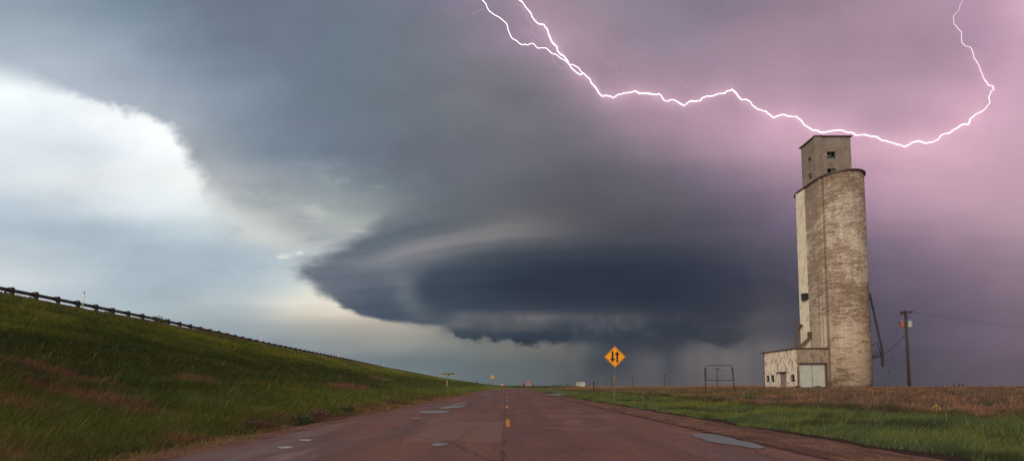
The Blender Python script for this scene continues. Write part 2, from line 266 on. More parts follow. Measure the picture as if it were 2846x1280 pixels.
gy = w.math('MULTIPLY', w.curve(xb, [((1400-1400)/1400, 0.0)] + [((x-1400)/1400, gp[x]/500) for x in gx] + [(1.0, 0.42)]), 500.0)
dy = w.math('MULTIPLY', w.math('ABSOLUTE', w.math('SUBTRACT', Y0, gy)), w.smooth(X0, 1500.0, 1800.0, 0.72, 0.95))
env = w.math('MULTIPLY', w.smooth(X0, 1400.0, 1560.0), w.smooth(X0, 2755.0, 2715.0))
g1 = w.math('MULTIPLY', env, w.math('ADD', w.math('MULTIPLY', w.math('EXPONENT', w.math('DIVIDE', dy, -11.0)), 0.30),
                                     w.math('MULTIPLY', w.math('EXPONENT', w.math('DIVIDE', dy, -48.0)), 0.13)))
yb = w.lin(Y0, 0.0, 260.0)
gx2 = w.math('MULTIPLY_ADD', w.curve(yb, [(y_/260, (x_-2648)/120) for x_, y_ in ((2675,0),(2663,32),(2649,46),(2651,66),(2661,78),(2672,89),(2674,120),(2683,128),(2697,131),(2704,146),(2708,163),(2718,177),(2723,190),(2730,205),(2737,222),(2748,237),(2762,249),(2762,260))]), 120.0, 2648.0)
dx = w.math('ABSOLUTE', w.math('SUBTRACT', X0, gx2))
g2 = w.math('MULTIPLY', w.math('EXPONENT', w.math('DIVIDE', dx, -9.0)), w.math('MULTIPLY', w.smooth(Y0, 60.0, 240.0, 0.0, 0.26), w.smooth(Y0, 275.0, 240.0)))
CL = w.mix(w.math('MINIMUM', w.math('ADD', g1, g2), 0.6), CL, (255/255, 205/255, 225/255))
# rain shafts under the base
sh = w.noise(w.comb(w.math('MULTIPLY_ADD', Y0, 0.00025, w.math('DIVIDE', X0, 70.0)), w.math('DIVIDE', Y0, 2600.0)), 1, 4, 0.6)
shm = w.math('MULTIPLY', w.smooth(Y0, 920.0, 980.0), w.math('MULTIPLY', w.smooth(X0, 1500.0, 1640.0), w.smooth(X0, 2250.0, 2050.0)))
CL = w.mix(w.math('MULTIPLY', shm, w.smooth(sh, 0.45, 0.75, 0.0, 0.22)), CL, (60/255, 66/255, 76/255))
# low-contrast mottling of the cloud
mo = w.noise(w.mul(P0, (1/300, 1/170, 1)), 1, 7, 0.55, .2)
mo2 = w.noise(w.mul(P0, (1/900, 1/500, 1)), 1, 3, 0.5)
CL = w.mix(w.smooth(mo, 0.25, 0.75, 0.0, 1.0), w.mix(1.0, CL, (0.962, 0.964, 0.968), 'MULTIPLY'), w.mix(1.0, CL, (1.032, 1.03, 1.026), 'MULTIPLY'))
gm = w.node('ShaderNodeGamma'); w.put(gm.inputs[0], CL); gm.inputs[1].default_value = 2.2
painted = w.node('ShaderNodeVectorMath', operation='SCALE'); w.put(painted.inputs[0], gm.outputs[0]); painted.inputs['Scale'].default_value = 10.0
sky = w.node('ShaderNodeTexSky', sky_type='NISHITA'); sky.sun_disc = False
sky.sun_elevation = EL; sky.sun_rotation = AZ; sky.dust_density = 3.0
# behind the viewer: thin bright overcast with the low sky showing through
rear = w.mix(0.75, sky.outputs[0], (4.6, 4.3, 4.0))
final = w.mix(w.smooth(fw, 0.5, 0.1), painted.outputs[0], rear)
bg = w.node('ShaderNodeBackground'); bg.inputs['Strength'].default_value = 0.1
w.put(bg.inputs['Color'], final)
wo = w.node('ShaderNodeOutputWorld'); w.l.new(bg.outputs[0], wo.inputs[0])
W.cycles.sampling_method = 'MANUAL'; W.cycles.sample_map_resolution = 512

# ------------------------------------------------------------------ sun: weak, veiled, low behind the viewer
sl = bpy.data.lights.new('sun', 'SUN'); sl.energy = 2.0; sl.angle = R(16); sl.color = (1.0, 0.87, 0.72)
slo = bpy.data.objects.new('sun', sl); COL.objects.link(slo)
sd = Vector((math.sin(AZ)*math.cos(EL), math.cos(AZ)*math.cos(EL), math.sin(EL)))
slo.rotation_euler = (-sd).to_track_quat('-Z', 'Y').to_euler()
slo.location = sd*60

# ------------------------------------------------------------------ object helpers
def link(name, bm, mat, parent=None, smooth=False, loc=None):
    me = bpy.data.meshes.new(name); bm.normal_update(); bm.to_mesh(me); bm.free()
    if smooth: me.polygons.foreach_set('use_smooth', [True]*len(me.polygons))
    if mat: me.materials.append(mat)
    o = bpy.data.objects.new(name, me); COL.objects.link(o)
    if parent:
        o.parent = parent
        o.matrix_parent_inverse = parent.matrix_basis.inverted()
    if loc: o.location = loc
    return o
def tag(o, label, cat, group=None):
    o['label'] = label; o['category'] = cat
    if group: o['group'] = group
    return o
def thing(name, label, cat, loc=(0,0,0), group=None):
    o = bpy.data.objects.new(name, None); COL.objects.link(o); o.location = loc
    o.empty_display_size = 0.3
    return tag(o, label, cat, group)
def setting(o, kind='structure'):
    o['kind'] = kind; return o
def box(bm, a, b):
    a = Vector(a); b = Vector(b)
    r = bmesh.ops.create_cube(bm, size=1, matrix=Matrix.Translation((a+b)/2) @ Matrix.Diagonal(((b-a).x, (b-a).y, (b-a).z, 1)))
    return r
def beam(bm, p, q, w_, h_=None, up=Vector((0,0,1))):
    """square bar from p to q"""
    p = Vector(p); q = Vector(q); h_ = h_ or w_
    z = (q-p); L = z.length; z.normalize()
    x = up.cross(z)
    if x.length < 1e-3: x = Vector((1,0,0))
    x.normalize(); y = z.cross(x)
    M = Matrix((x, y, z)).transposed().to_4x4(); M.translation = (p+q)/2
    bmesh.ops.create_cube(bm, size=1, matrix=M @ Matrix.Diagonal((w_, h_, L, 1)))
def tube(bm, pts, r, seg=8, caps=True):
    pts = [Vector(p) for p in pts]; n = len(pts)
    rs = r if isinstance(r, (list, tuple)) else [r]*n
    prev = None; rings = []
    for i, p in enumerate(pts):
        t = (pts[min(i+1, n-1)] - pts[max(i-1, 0)]).normalized()
        if prev is None:
            a = t.orthogonal().normalized()
        else:
            a = (prev - t*prev.dot(t)).normalized()
        prev = a; b = t.cross(a)
        rings.append([bm.verts.new(p + (a*math.cos(2*math.pi*k/seg) + b*math.sin(2*math.pi*k/seg))*rs[i]) for k in range(seg)])
    for i in range(n-1):
        for k in range(seg):
            bm.faces.new((rings[i][k], rings[i][(k+1)%seg], rings[i+1][(k+1)%seg], rings[i+1][k]))
    if caps:
        bm.faces.new(rings[0][::-1]); bm.faces.new(rings[-1])
def prism(bm, pts, z0, z1):
    lo = [bm.verts.new((x, y, z0)) for x, y in pts]; hi = [bm.verts.new((x, y, z1)) for x, y in pts]
    n = len(pts)
    for i in range(n): bm.faces.new((lo[i], lo[(i+1)%n], hi[(i+1)%n], hi[i]))
    bm.faces.new(hi); bm.faces.new(lo[::-1])
def slab_xz(bm, pts, y0, y1):
    """outline in x,z given thickness along y"""
    a = [bm.verts.new((x, y0, z)) for x, z in pts]; b = [bm.verts.new((x, y1, z)) for x, z in pts]
    n = len(pts)
    for i in range(n): bm.faces.new((a[i], b[i], b[(i+1)%n], a[(i+1)%n]))
    bm.faces.new(a); bm.faces.new(b[::-1])
    bmesh.ops.recalc_face_normals(bm, faces=bm.faces)
def NB(): return bmesh.new()

# ------------------------------------------------------------------ terrain functions
CLINE = np.array([(.75,-50),(.1,0),(-.29,30),(-.68,60),(-1.2,100),(-1.45,125),(-1.0,150),(1.0,175),(5,198),(12,220),(24,244),(42,265),(70,285),(120,305),(250,330),(600,360)], float)
_q = [CLINE[0]]
for i in range(len(CLINE)-1):     # rounded centre line (Catmull-Rom)
    p0 = CLINE[max(i-1,0)]; p1 = CLINE[i]; p2 = CLINE[i+1]; p3 = CLINE[min(i+2, len(CLINE)-1)]
    for k in range(1, 5):
        t = k/4
        _q.append(0.5*((2*p1)+(-p0+p2)*t+(2*p0-5*p1+4*p2-p3)*t*t+(-p0+3*p1-3*p2+p3)*t**3))
CL_ = np.array(_q)
SEG = CL_[1:]-CL_[:-1]; SL = np.hypot(SEG[:,0], SEG[:,1]); ARC = np.concatenate([[0], np.cumsum(SL)])-50
def offset(x, y):
    """signed distance right of the road's centre line, and distance along it"""
    x = np.asarray(x, float); y = np.asarray(y, float)
    best = np.full(x.shape, 1e18); s = np.zeros(x.shape); al = np.zeros(x.shape)
    for i in range(len(SEG)):
        ax, ay = CL_[i]; dx_, dy_ = SEG[i]
        t = ((x-ax)*dx_+(y-ay)*dy_)/SL[i]**2
        lo = -1e9 if i == 0 else 0; hi = 1e9 if i == len(SEG)-1 else 1
        t = np.clip(t, lo, hi)
        ex = x-(ax+t*dx_); ey = y-(ay+t*dy_); dd = ex*ex+ey*ey
        m = dd < best
        best = np.where(m, dd, best)
        sg = np.sign(ex*dy_-ey*dx_); sg = np.where(sg == 0, 1, sg)
        s = np.where(m, sg*np.sqrt(dd), s); al = np.where(m, ARC[i]+t*SL[i], al)
    return s, al
def zroad(a): return np.interp(a, [60, 235, 420, 1500], [0, .75, .92, 1.0])
def sst(x, a, b):
    t = np.clip((x-a)/(b-a), 0, 1); return t*t*(3-2*t)
def wav(x, y, k):
    return (np.sin(x*k+1.3*np.sin(y*k*.7+1))+np.sin(y*k*1.13+1.7*np.sin(x*k*.6+2))+.5*np.sin((x+y)*k*2.1+.4)+.5*np.sin((x-y)*k*1.7+3))/3
BY = [0,38,54,77,112,153,268,386,610,1200,3000]; BZ = [8.7,8.65,8.56,8.0,7.6,6.9,5.9,5.7,4.6,2.8,1.0]
def bank_top(y): return np.interp(y, BY, BZ)
def gz(x, y):
    s, a = offset(x, y)
    zr = zroad(a)
    right = np.interp(s, [7.7,10,13,16,22,30,45,60,100,400], [0,-.08,0.02,.2,.5,.8,1.05,1.1,1.12,1.15]) + zr*np.exp(-np.maximum(s-7.7,0)/12)
    bump = np.interp(y, [0,130,200,240,400,1000], [0,0,.5,.95,.9,.5])
    base = zr + sst(-s, 6.5, 18)*bump
    t = np.clip((-7.2-x)/34.0, 0, 1)
    prof = t + .035*np.sin(t*math.pi*2)*-1
    left = base + np.maximum(bank_top(y)-base, 0)*prof
    left = left - .45*sst(-x, 41.6, 44)
    left = np.where(x < -75, left*np.interp(-x, [75,160,4000], [1,.25,.1]), left)
    z = np.where(s > 0, right, left)
    z = z + .85*np.exp(-((x-92)/13)**2-((y-200)/30)**2)
    off = sst(np.abs(s), 8.0, 11)
    z = z + off*(.05*wav(x, y, .9)+.07*wav(x+40, y-9, .23))
    far = sst(np.hypot(x, y), 260, 900)
    z = np.where(s > 0, z*(1-far)+1.05*far, z)
    # bed under the pavement and the gravel
    bed = zr - .06
    k = sst(np.abs(s), 6.9, 8.6)
    z = np.where(np.abs(s) < 8.6, bed*(1-k)+z*k, z)
    return z

def grid_mesh(name, xs, ys, zf, mat, kind='structure'):
    XX, YY = np.meshgrid(xs, ys); ZZ = zf(XX, YY)
    v = np.stack([XX.ravel(), YY.ravel(), ZZ.ravel()], 1)
    nx, ny = len(xs), len(ys)
    i = np.arange(nx-1)[None,:]+np.arange(ny-1)[:,None]*nx
    f = np.stack([i, i+1, i+1+nx, i+nx], -1).reshape(-1, 4)
    return raw_mesh(name, v, f, mat)
def raw_mesh(name, v, f, mat, smooth=True):
    me = bpy.data.meshes.new(name); n = len(f); k = f.shape[1]
    me.vertices.add(len(v)); me.vertices.foreach_set('co', v.astype(np.float32).ravel())
    me.loops.add(n*k); me.loops.foreach_set('vertex_index', f.astype(np.int32).ravel())
    me.polygons.add(n); me.polygons.foreach_set('loop_start', np.arange(n, dtype=np.int32)*k)
    me.polygons.foreach_set('use_smooth', np.full(n, smooth))
    me.update(calc_edges=True); me.materials.append(mat)
    o = bpy.data.objects.new(name, me); COL.objects.link(o)
    return o

# ------------------------------------------------------------------ vegetation colour (shared by soil and blades)
def veg_color(t, blade):
    P = t.node('ShaderNodeNewGeometry').outputs['Position']
    x, y, z = t.sep(P)[:3]
    flat = t.comb(x, y)
    nb = t.noise(flat, .11, 4, .6, .6); nm = t.noise(flat, .45, 4, .6, .4); nf = t.noise(flat, 2.6, 3, .6)
    ns = t.noise(t.mul(flat, (.5, .05, 1)), 1, 4, .6, 1.0)
    g = t.mix(t.smooth(nb, .36, .62), (.09,.125,.036), (.18,.20,.042))
    g = t.mix(t.smooth(ns, .50, .66, 0, .8), g, (.185,.165,.030))
    g = t.mix(t.smooth(nm, .52, .68, 0, .6), g, (.045,.085,.045))
    br = (.18,.092,.060)
    g = t.mix(t.smooth(t.math('ADD', t.math('MULTIPLY', nm, .5), t.math('MULTIPLY', nf, .5)), .60, .68, 0, .6), g, br)
    xw = t.math('ADD', x, t.math('MULTIPLY', t.math('SUBTRACT', nm, .5), 7.0))
    # brown strip under the guard rail
    mid = t.math('MULTIPLY', t.smooth(xw, -11.0, -14.5), t.smooth(xw, -27.0, -20.0))
    g = t.mix(t.math('MULTIPLY', mid, .6), g, t.mix(nm, (.034,.052,.018), (.085,.095,.036)))
    low = t.math('MULTIPLY', t.smooth(xw, -12.0, -9.5), t.smooth(nb, .3, .6, .3, .8))
    g = t.mix(low, g, t.mix(nm, (.14,.19,.045), (.26,.26,.06)))
    fl = t.math('MULTIPLY', t.smooth(t.noise(flat, 1.3, 3, .6), .60, .66), t.smooth(x, -12.5, -9.5))
    g = t.mix(t.math('MULTIPLY', fl, .8), g, (.19,.095,.095))
    top = t.math('MULTIPLY', t.smooth(xw, -31.0, -34.5), t.math('MULTIPLY', t.smooth(nm, .3, .5, .6, 1), t.smooth(y, 30.0, 42.0, .25, 1)))
    g = t.mix(t.math('MULTIPLY', top, .85), g, t.mix(nf, (.17,.105,.06), (.25,.14,.085)))
    ye = t.math('MULTIPLY', t.smooth(xw, -19.0, -25.0), t.smooth(xw, -33.5, -30.5))
    g = t.mix(t.math('MULTIPLY', ye, t.smooth(nb, .42, .60, .15, .85)), g, t.mix(nm, (.19,.23,.04), (.33,.29,.04)))
    # worn reddish patches on the bank
    for cx, cy, rx, ry in ((-11.3,12.3,2.2,.75), (-12.3,35,1.3,4.0), (-13.5,19.5,.9,1.0), (-11.0,10.0,1.1,.5), (-17,60,1.5,5), (-14.5,14.5,2.5,.5)):
        ex = t.math('DIVIDE', t.math('SUBTRACT', x, cx), rx); ey = t.math('DIVIDE', t.math('SUBTRACT', y, cy), ry)
        dd = t.math('SQRT', t.math('ADD', t.math('MULTIPLY', ex, ex), t.math('MULTIPLY', ey, ey)))
        m = t.smooth(t.math('ADD', dd, t.math('MULTIPLY', t.math('SUBTRACT', nf, .5), 2.6)), 1.15, .6)
        g = t.mix(t.math('MULTIPLY', m, .85), g, (.30,.15,.095))
    # dry straw fringe along the left pavement edge
    fr = t.math('MULTIPLY', t.smooth(t.math('ADD', x, t.math('MULTIPLY', t.math('SUBTRACT', nm, .5), 2.6)), -8.6, -7.7), t.smooth(x, -4.6, -5.4))
    fr = t.math('MULTIPLY', fr, t.smooth(y, 160.0, 120.0))
    fr = t.math('MULTIPLY', fr, t.math('MAXIMUM', t.smooth(nm, .46, .56), t.math('MAXIMUM', t.smooth(y, 11.0, 18.0, 0, .9), t.math('MULTIPLY', t.smooth(y, 10.5, 9.0, 0, .9), t.smooth(x, -7.4, -6.6)))))
    g = t.mix(t.math('MULTIPLY', fr, t.smooth(nf, .35, .5, .5, 1)), g, t.mix(t.smooth(nb, .4, .6), t.mix(nf, (.16,.075,.065), (.30,.14,.09)), (.40,.23,.12)))
    # right-hand side: green verge, then dry russet field
    xr = t.math('ADD', x, t.math('ADD', t.math('MULTIPLY', t.math('SUBTRACT', nb, .5), 6.0), t.math('MULTIPLY', t.math('SUBTRACT', nm, .5), 2.4)))
    vg = t.mix(t.smooth(nm, .4, .62), (.16,.185,.052), (.095,.135,.062))
    vg = t.mix(t.smooth(nb, .5, .62, 0, .8), vg, (.17,.18,.035))
    vg = t.mix(t.math('MULTIPLY', t.smooth(xr, 12.4, 14.6), .8), vg, (.060,.045,.030))
    vg = t.mix(t.smooth(t.noise(flat, .33, 4, .6, .8), .54, .62, 0, .8), vg, (.045,.050,.024))
    fb = t.mix(t.smooth(nm, .42, .58), (.115,.066,.050), (.30,.155,.092))
    fb = t.mix(t.smooth(t.noise(flat, .22, 5, .7, 1.0), .52, .60, 0, .75), fb, (.17,.125,.115))
    fb = t.mix(t.smooth(t.noise(t.mul(flat, (.10,.35,1)), 1, 5, .7, 1.0), .56, .62, 0, .85), fb, (.055,.048,.030))
    fb = t.mix(t.smooth(ns, .52, .68, 0, .75), fb, (.11,.082,.065))
    fb = t.mix(t.smooth(nf, .6, .72, 0, .5), fb, (.35,.23,.14))
    fb = t.mix(t.math('MULTIPLY', t.smooth(y, 90.0, 170.0), .8), fb, (.33,.17,.085))
    fb = t.mix(t.smooth(t.noise(flat, .06, 3, .5), .56, .66, 0, .6), fb, (.085,.082,.035))
    rt = t.mix(t.smooth(xr, 14.2, 16.0), vg, fb)
    rt = t.mix(t.math('MULTIPLY', t.math('MULTIPLY', t.smooth(y, 34.0, 50.0), t.smooth(y, 190.0, 120.0)), t.smooth(x, 40.0, 20.0, 0, .35)), rt, (.10,.125,.03))
    g = t.mix(t.smooth(x, 4.0, 6.0), g, rt)
    # beyond the bend
    bd = t.math('MULTIPLY', t.smooth(y, 205.0, 230.0), t.smooth(x, 45.0, 28.0))
    g = t.mix(bd, g, (.075,.10,.035))
    return g, nf, x, y

soil, t, b = material('soil_and_turf', .95)
g, nf, x_, y_ = veg_color(t, False)
ed = t.math('MAXIMUM', t.math('MULTIPLY', t.smooth(x_, 9.2, 8.4), t.smooth(x_, 5.0, 6.0)), t.math('MULTIPLY', t.smooth(x_, -8.0, -7.5), t.smooth(x_, -5.0, -6.0)))
g = t.mix(t.math('MULTIPLY', ed, t.smooth(y_, 120.0, 80.0)), g, (.055,.030,.022))
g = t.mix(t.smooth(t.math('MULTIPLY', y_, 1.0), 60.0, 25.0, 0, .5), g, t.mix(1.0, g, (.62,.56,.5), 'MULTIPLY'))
t.put(b.inputs['Base Color'], g)
bp = t.node('ShaderNodeBump'); bp.inputs['Strength'].default_value = .7; bp.inputs['Distance'].default_value = .12
t.put(bp.inputs['Height'], t.noise(t.node('ShaderNodeNewGeometry').outputs['Position'], 3.5, 5, .7)); t.put(b.inputs['Normal'], bp.outputs[0])
b.inputs['Specular IOR Level'].default_value = .15

bladem, t, b = material('grass_blades', .6)
g, nf, x_, y_ = veg_color(t, True)
at_ = t.node('ShaderNodeAttribute', attribute_name='rnd').outputs['Fac']
g = t.mix(t.smooth(at_, 0.0, 1.0), t.mix(1.0, g, (.74,.75,.74), 'MULTIPLY'), t.mix(1.0, g, (1.3,1.28,1.2), 'MULTIPLY'))
g = t.mix(t.smooth(at_, .9945, .9955, 0, .8), g, (.30,.25,.14))
t.put(b.inputs['Base Color'], g); b.inputs['Specular IOR Level'].default_value = .18
tr = t.node('ShaderNodeBsdfTranslucent'); t.put(tr.inputs[0], g)
ms = t.node('ShaderNodeMixShader'); ms.inputs[0].default_value = .3
t.l.new(b.outputs[0], ms.inputs[1]); t.l.new(tr.outputs[0], ms.inputs[2]); t.l.new(ms.outputs[0], t.n['Material Output'].inputs[0])

def geo(a, b_, n, p=1.0): return a+(b_-a)*np.linspace(0, 1, n)**p
xs = np.concatenate([[-9000,-4000,-2000,-1000,-500,-300,-200,-140,-100], np.arange(-80,-45,5), np.arange(-45,-10,1.1), np.arange(-10,-5.6,.35), np.arange(-5.5,4.5,1.5), np.arange(5.2,12,.35), np.arange(12,40,.9), np.arange(40,110,2.5), [120,135,155,180,220,280,380,550,900,1600,3000,9000]])
ys = np.concatenate([[-60,-30,-10], np.arange(0,40,.7), np.arange(40,100,1.6), np.arange(100,260,3.2), np.arange(260,520,9), [560,620,700,820,1000,1300,1800,2600,4000,7000,14000]])
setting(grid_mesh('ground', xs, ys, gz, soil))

# ------------------------------------------------------------------ road, gravel, markings
def strip(name, s0, s1, a0, a1, dz, mat, ns=12, na=None, edge_noise=0.0, dip=0.0, seed=0, steps=None):
    """a sheet along the road between offsets s0..s1"""
    aa = steps if steps is not None else np.concatenate([np.arange(a0, 60, .3), np.arange(60, 130, .8), np.arange(130, a1, 2.5)])
    aa = aa[(aa >= a0) & (aa <= a1)]
    cx = np.interp(aa, ARC, CL_[:,0]); cy = np.interp(aa, ARC, CL_[:,1])
    tx = np.gradient(cx, aa); ty = np.gradient(cy, aa); L = np.hypot(tx, ty); nx, ny = ty/L, -tx/L
    u = np.linspace(0, 1, ns)
    e = edge_noise*(.5*np.sin(aa*.9+seed)+.3*np.sin(aa*2.3+seed*2)+.35*np.sin(aa*6.1+seed)+.25*rng.standard_normal(len(aa)))
    e = np.clip(e, -2*edge_noise, 2*edge_noise)
    sa = np.interp(aa, [0, 400], [s0, s0])+e; sb = s1+np.roll(e, 37)
    SS = sa[:,None]*(1-u)+sb[:,None]*u
    XX = cx[:,None]+nx[:,None]*SS; YY = cy[:,None]+ny[:,None]*SS
    ZZ = zroad(aa)[:,None]+dz+0*SS
    if dip: ZZ = ZZ-dip*(np.abs(2*u-1)**14)[None,:]
    v = np.stack([XX.ravel(), YY.ravel(), ZZ.ravel()], 1)
    n, m = len(u), len(aa)
    i = np.arange(n-1)[None,:]+np.arange(m-1)[:,None]*n
    f = np.stack([i, i+1, i+1+n, i+n], -1).reshape(-1, 4)
    return raw_mesh(name, v, f, mat)

gravel, t, b = material('red_gravel', .95)
P = t.node('ShaderNodeNewGeometry').outputs['Position']
vo = t.node('ShaderNodeTexVoronoi'); t.put(vo.inputs['Vector'], P); vo.inputs['Scale'].default_value = 32
vcol = t.sep(vo.outputs['Color'])[0]
n_ = t.noise(P, 1.1, 4, .6); n4 = t.noise(P, 9, 4, .7)
c = t.mix(vcol, (.13,.056,.040), (.42,.22,.155))
c = t.mix(t.smooth(n_, .4, .62, 0, .5), c, (.11,.055,.042))
c = t.mix(t.smooth(n4, .54, .68, 0, .75), c, (.05,.026,.02))
xg, yg, zg = t.sep(P)[:3]
lip = t.math('ADD', t.math('ADD', xg, t.math('MULTIPLY', yg, .013)), t.math('MULTIPLY', t.math('SUBTRACT', t.noise(P, 1.7, 4, .7), .5), .5))
lp = t.math('MULTIPLY', t.smooth(lip, 5.0, 5.3), t.smooth(lip, 5.95, 5.45))
c = t.mix(t.math('MULTIPLY', lp, t.smooth(n_, .35, .55, .3, .9)), c, (.045,.024,.02))
wsh = t.noise(t.mul(P, (1.2,.25,1)), 1, 4, .6)
c = t.mix(t.smooth(wsh, .48, .62, 0, .5), c, (.10,.048,.036))
t.put(b.inputs['Base Color'], c); b.inputs['Specular IOR Level'].default_value = .15
bp = t.node('ShaderNodeBump'); bp.inputs['Strength'].default_value = 1; bp.inputs['Distance'].default_value = .03
t.put(bp.inputs['Height'], t.math('ADD', t.math('MULTIPLY', vo.outputs['Distance'], -1.0), t.math('MULTIPLY', n4, 1.6))); t.put(b.inputs['Normal'], bp.outputs[0])

asph, t, b = material('red_chip_seal', .6)
P = t.node('ShaderNodeNewGeometry').outputs['Position']; x, y, z = t.sep(P)[:3]
vo = t.node('ShaderNodeTexVoronoi'); t.put(vo.inputs['Vector'], P); vo.inputs['Scale'].default_value = 48
ch = t.sep(vo.outputs['Color'])[0]
n_ = t.noise(t.mul(P, (1, .35, 1)), .55, 5, .6); nn = t.noise(t.mul(P, (.9, .12, 1)), 1.0, 3, .5); n4 = t.noise(P, 15, 5, .8)
c = t.mix(ch, (.150,.058,.040), (.31,.140,.105))
c = t.mix(t.smooth(n_, .38, .66, 0, .45), c, (.16,.075,.062))
c = t.mix(t.smooth(n4, .53, .66, 0, .7), c, (.050,.026,.022))
c = t.mix(t.smooth(n4, .45, .34, 0, .5), c, (.42,.24,.19))
# wheel tracks polished darker
def band(c0, w0): return t.smooth(t.math('ABSOLUTE', t.math('SUBTRACT', x, c0)), w0, w0*.25)
big_ = t.noise(t.mul(P, (.28,.10,1)), 1, 5, .65, .8)
c = t.mix(t.smooth(big_, .42, .60, 0, .4), c, (.105,.052,.050))
c = t.mix(t.smooth(t.noise(t.mul(P, (.6,.2,1)), 1, 5, .7, .6), .56, .66, 0, .4), c, (.34,.19,.15))
tr_ = t.math('ADD', t.math('ADD', band(1.1,.55), band(3.0,.55)), t.math('ADD', band(-1.3,.5), band(-3.2,.6)))
c = t.mix(t.math('MULTIPLY', tr_, .28), c, (.12,.062,.056))
# pale repair patch in the left lane, and two thin ones in the right
def rect(x0, x1, y0, y1, wob=.35):
    xx = t.math('ADD', x, t.math('MULTIPLY', t.math('SUBTRACT', n_, .5), wob)); yy = t.math('ADD', y, t.math('MULTIPLY', t.math('SUBTRACT', nn, .5), wob*4))
    return t.math('MULTIPLY', t.math('MULTIPLY', t.smooth(xx, x0, x0+.12), t.smooth(xx, x1, x1-.06)), t.math('MULTIPLY', t.smooth(yy, y0, y0+.25), t.smooth(yy, y1, y1-.8)))
pm = t.math('MAXIMUM', rect(-2.55, -.16, 10.2, 16.6), t.math('MULTIPLY', rect(-3.4, -.5, 16.6, 22.3, 1.0), .55))
pm = t.math('MAXIMUM', pm, t.math('MULTIPLY', rect(1.0, 3.2, 13.0, 14.2, .5), .7))
pm = t.math('MAXIMUM', pm, t.math('MULTIPLY', rect(1.3, 4.4, 18.4, 20.6, .7), .7))
c = t.mix(t.math('MULTIPLY', pm, .45), c, t.mix(ch, (.23,.125,.10), (.38,.215,.17)))
# tar joint and crack beside the centre line
jx = t.math('ADD', x, t.math('ADD', t.math('MULTIPLY', y, .013), t.math('MULTIPLY', t.math('SUBTRACT', t.noise(t.comb(0.0, y), 1.4, 4, .7), .5), .16)))
j = t.math('MULTIPLY', t.smooth(t.math('ABSOLUTE', t.math('ADD', jx, .06)), .06, .02), t.smooth(t.noise(t.comb(0.0, y), .9, 3, .6), .38, .52))
c = t.mix(t.math('MULTIPLY', j, .55), c, (.04,.03,.03))
cr = t.node('ShaderNodeTexVoronoi', feature='DISTANCE_TO_EDGE'); t.put(cr.inputs['Vector'], t.mul(t.mix(.25, P, t.noise(P, 1.5, 4, .6, col=True)), (.30,.16,1))); cr.inputs['Scale'].default_value = 1
c = t.mix(t.math('MULTIPLY', t.smooth(cr.outputs['Distance'], .012, .003), .35), c, (.03,.022,.022))
t.put(b.inputs['Base Color'], c)
wet = t.math('MULTIPLY', t.smooth(t.math('ADD', t.math('MULTIPLY', big_, .6), t.math('MULTIPLY', nn, .6)), .56, .72), .55)
sk = t.math('MULTIPLY', t.smooth(t.math('ABSOLUTE', t.math('SUBTRACT', x, t.math('MULTIPLY_ADD', y, -.07, 4.5))), .7, .1), t.smooth(y, 24.0, 14.0))
sk = t.math('MULTIPLY', sk, t.smooth(n_, .38, .6))
wet = t.math('MAXIMUM', wet, sk)
wet = t.math('MULTIPLY', wet, t.math('SUBTRACT', 1.0, pm))
t.put(b.inputs['Roughness'], t.lin(wet, 0.0, 1.0, .75, .22))
b.inputs['Specular IOR Level'].default_value = .3
bp = t.node('ShaderNodeBump'); bp.inputs['Strength'].default_value = .55; bp.inputs['Distance'].default_value = .012
t.put(bp.inputs['Height'], t.math('ADD', t.math('MULTIPLY', vo.outputs['Distance'], -1.0), n4)); t.put(b.inputs['Normal'], bp.outputs[0])

setting(strip('gravel_shoulder', -7.6, 8.3, -15, 420, -.006, gravel, ns=40, edge_noise=.16, dip=.12, seed=1))
setting(strip('road', -5.75, 5.25, -15, 420, .012, asph, ns=16, edge_noise=.05, seed=4))
paint, t, b = material('worn_yellow_paint', .55)
P = t.node('ShaderNodeNewGeometry').outputs['Position']
t.put(b.inputs['Base Color'], t.mix(t.smooth(t.noise(P, 22, 4, .7), .56, .7, 0, .8), (.72,.26,.012), (.25,.11,.04)))
for k in range(7):
    a0 = 14.15+12.35*k
    o = strip('centre_dash', -.115, .03, a0, a0+3.25, .0165, paint, ns=3, edge_noise=.006, seed=k, steps=np.arange(a0, a0+3.3, .1))
    setting(o)

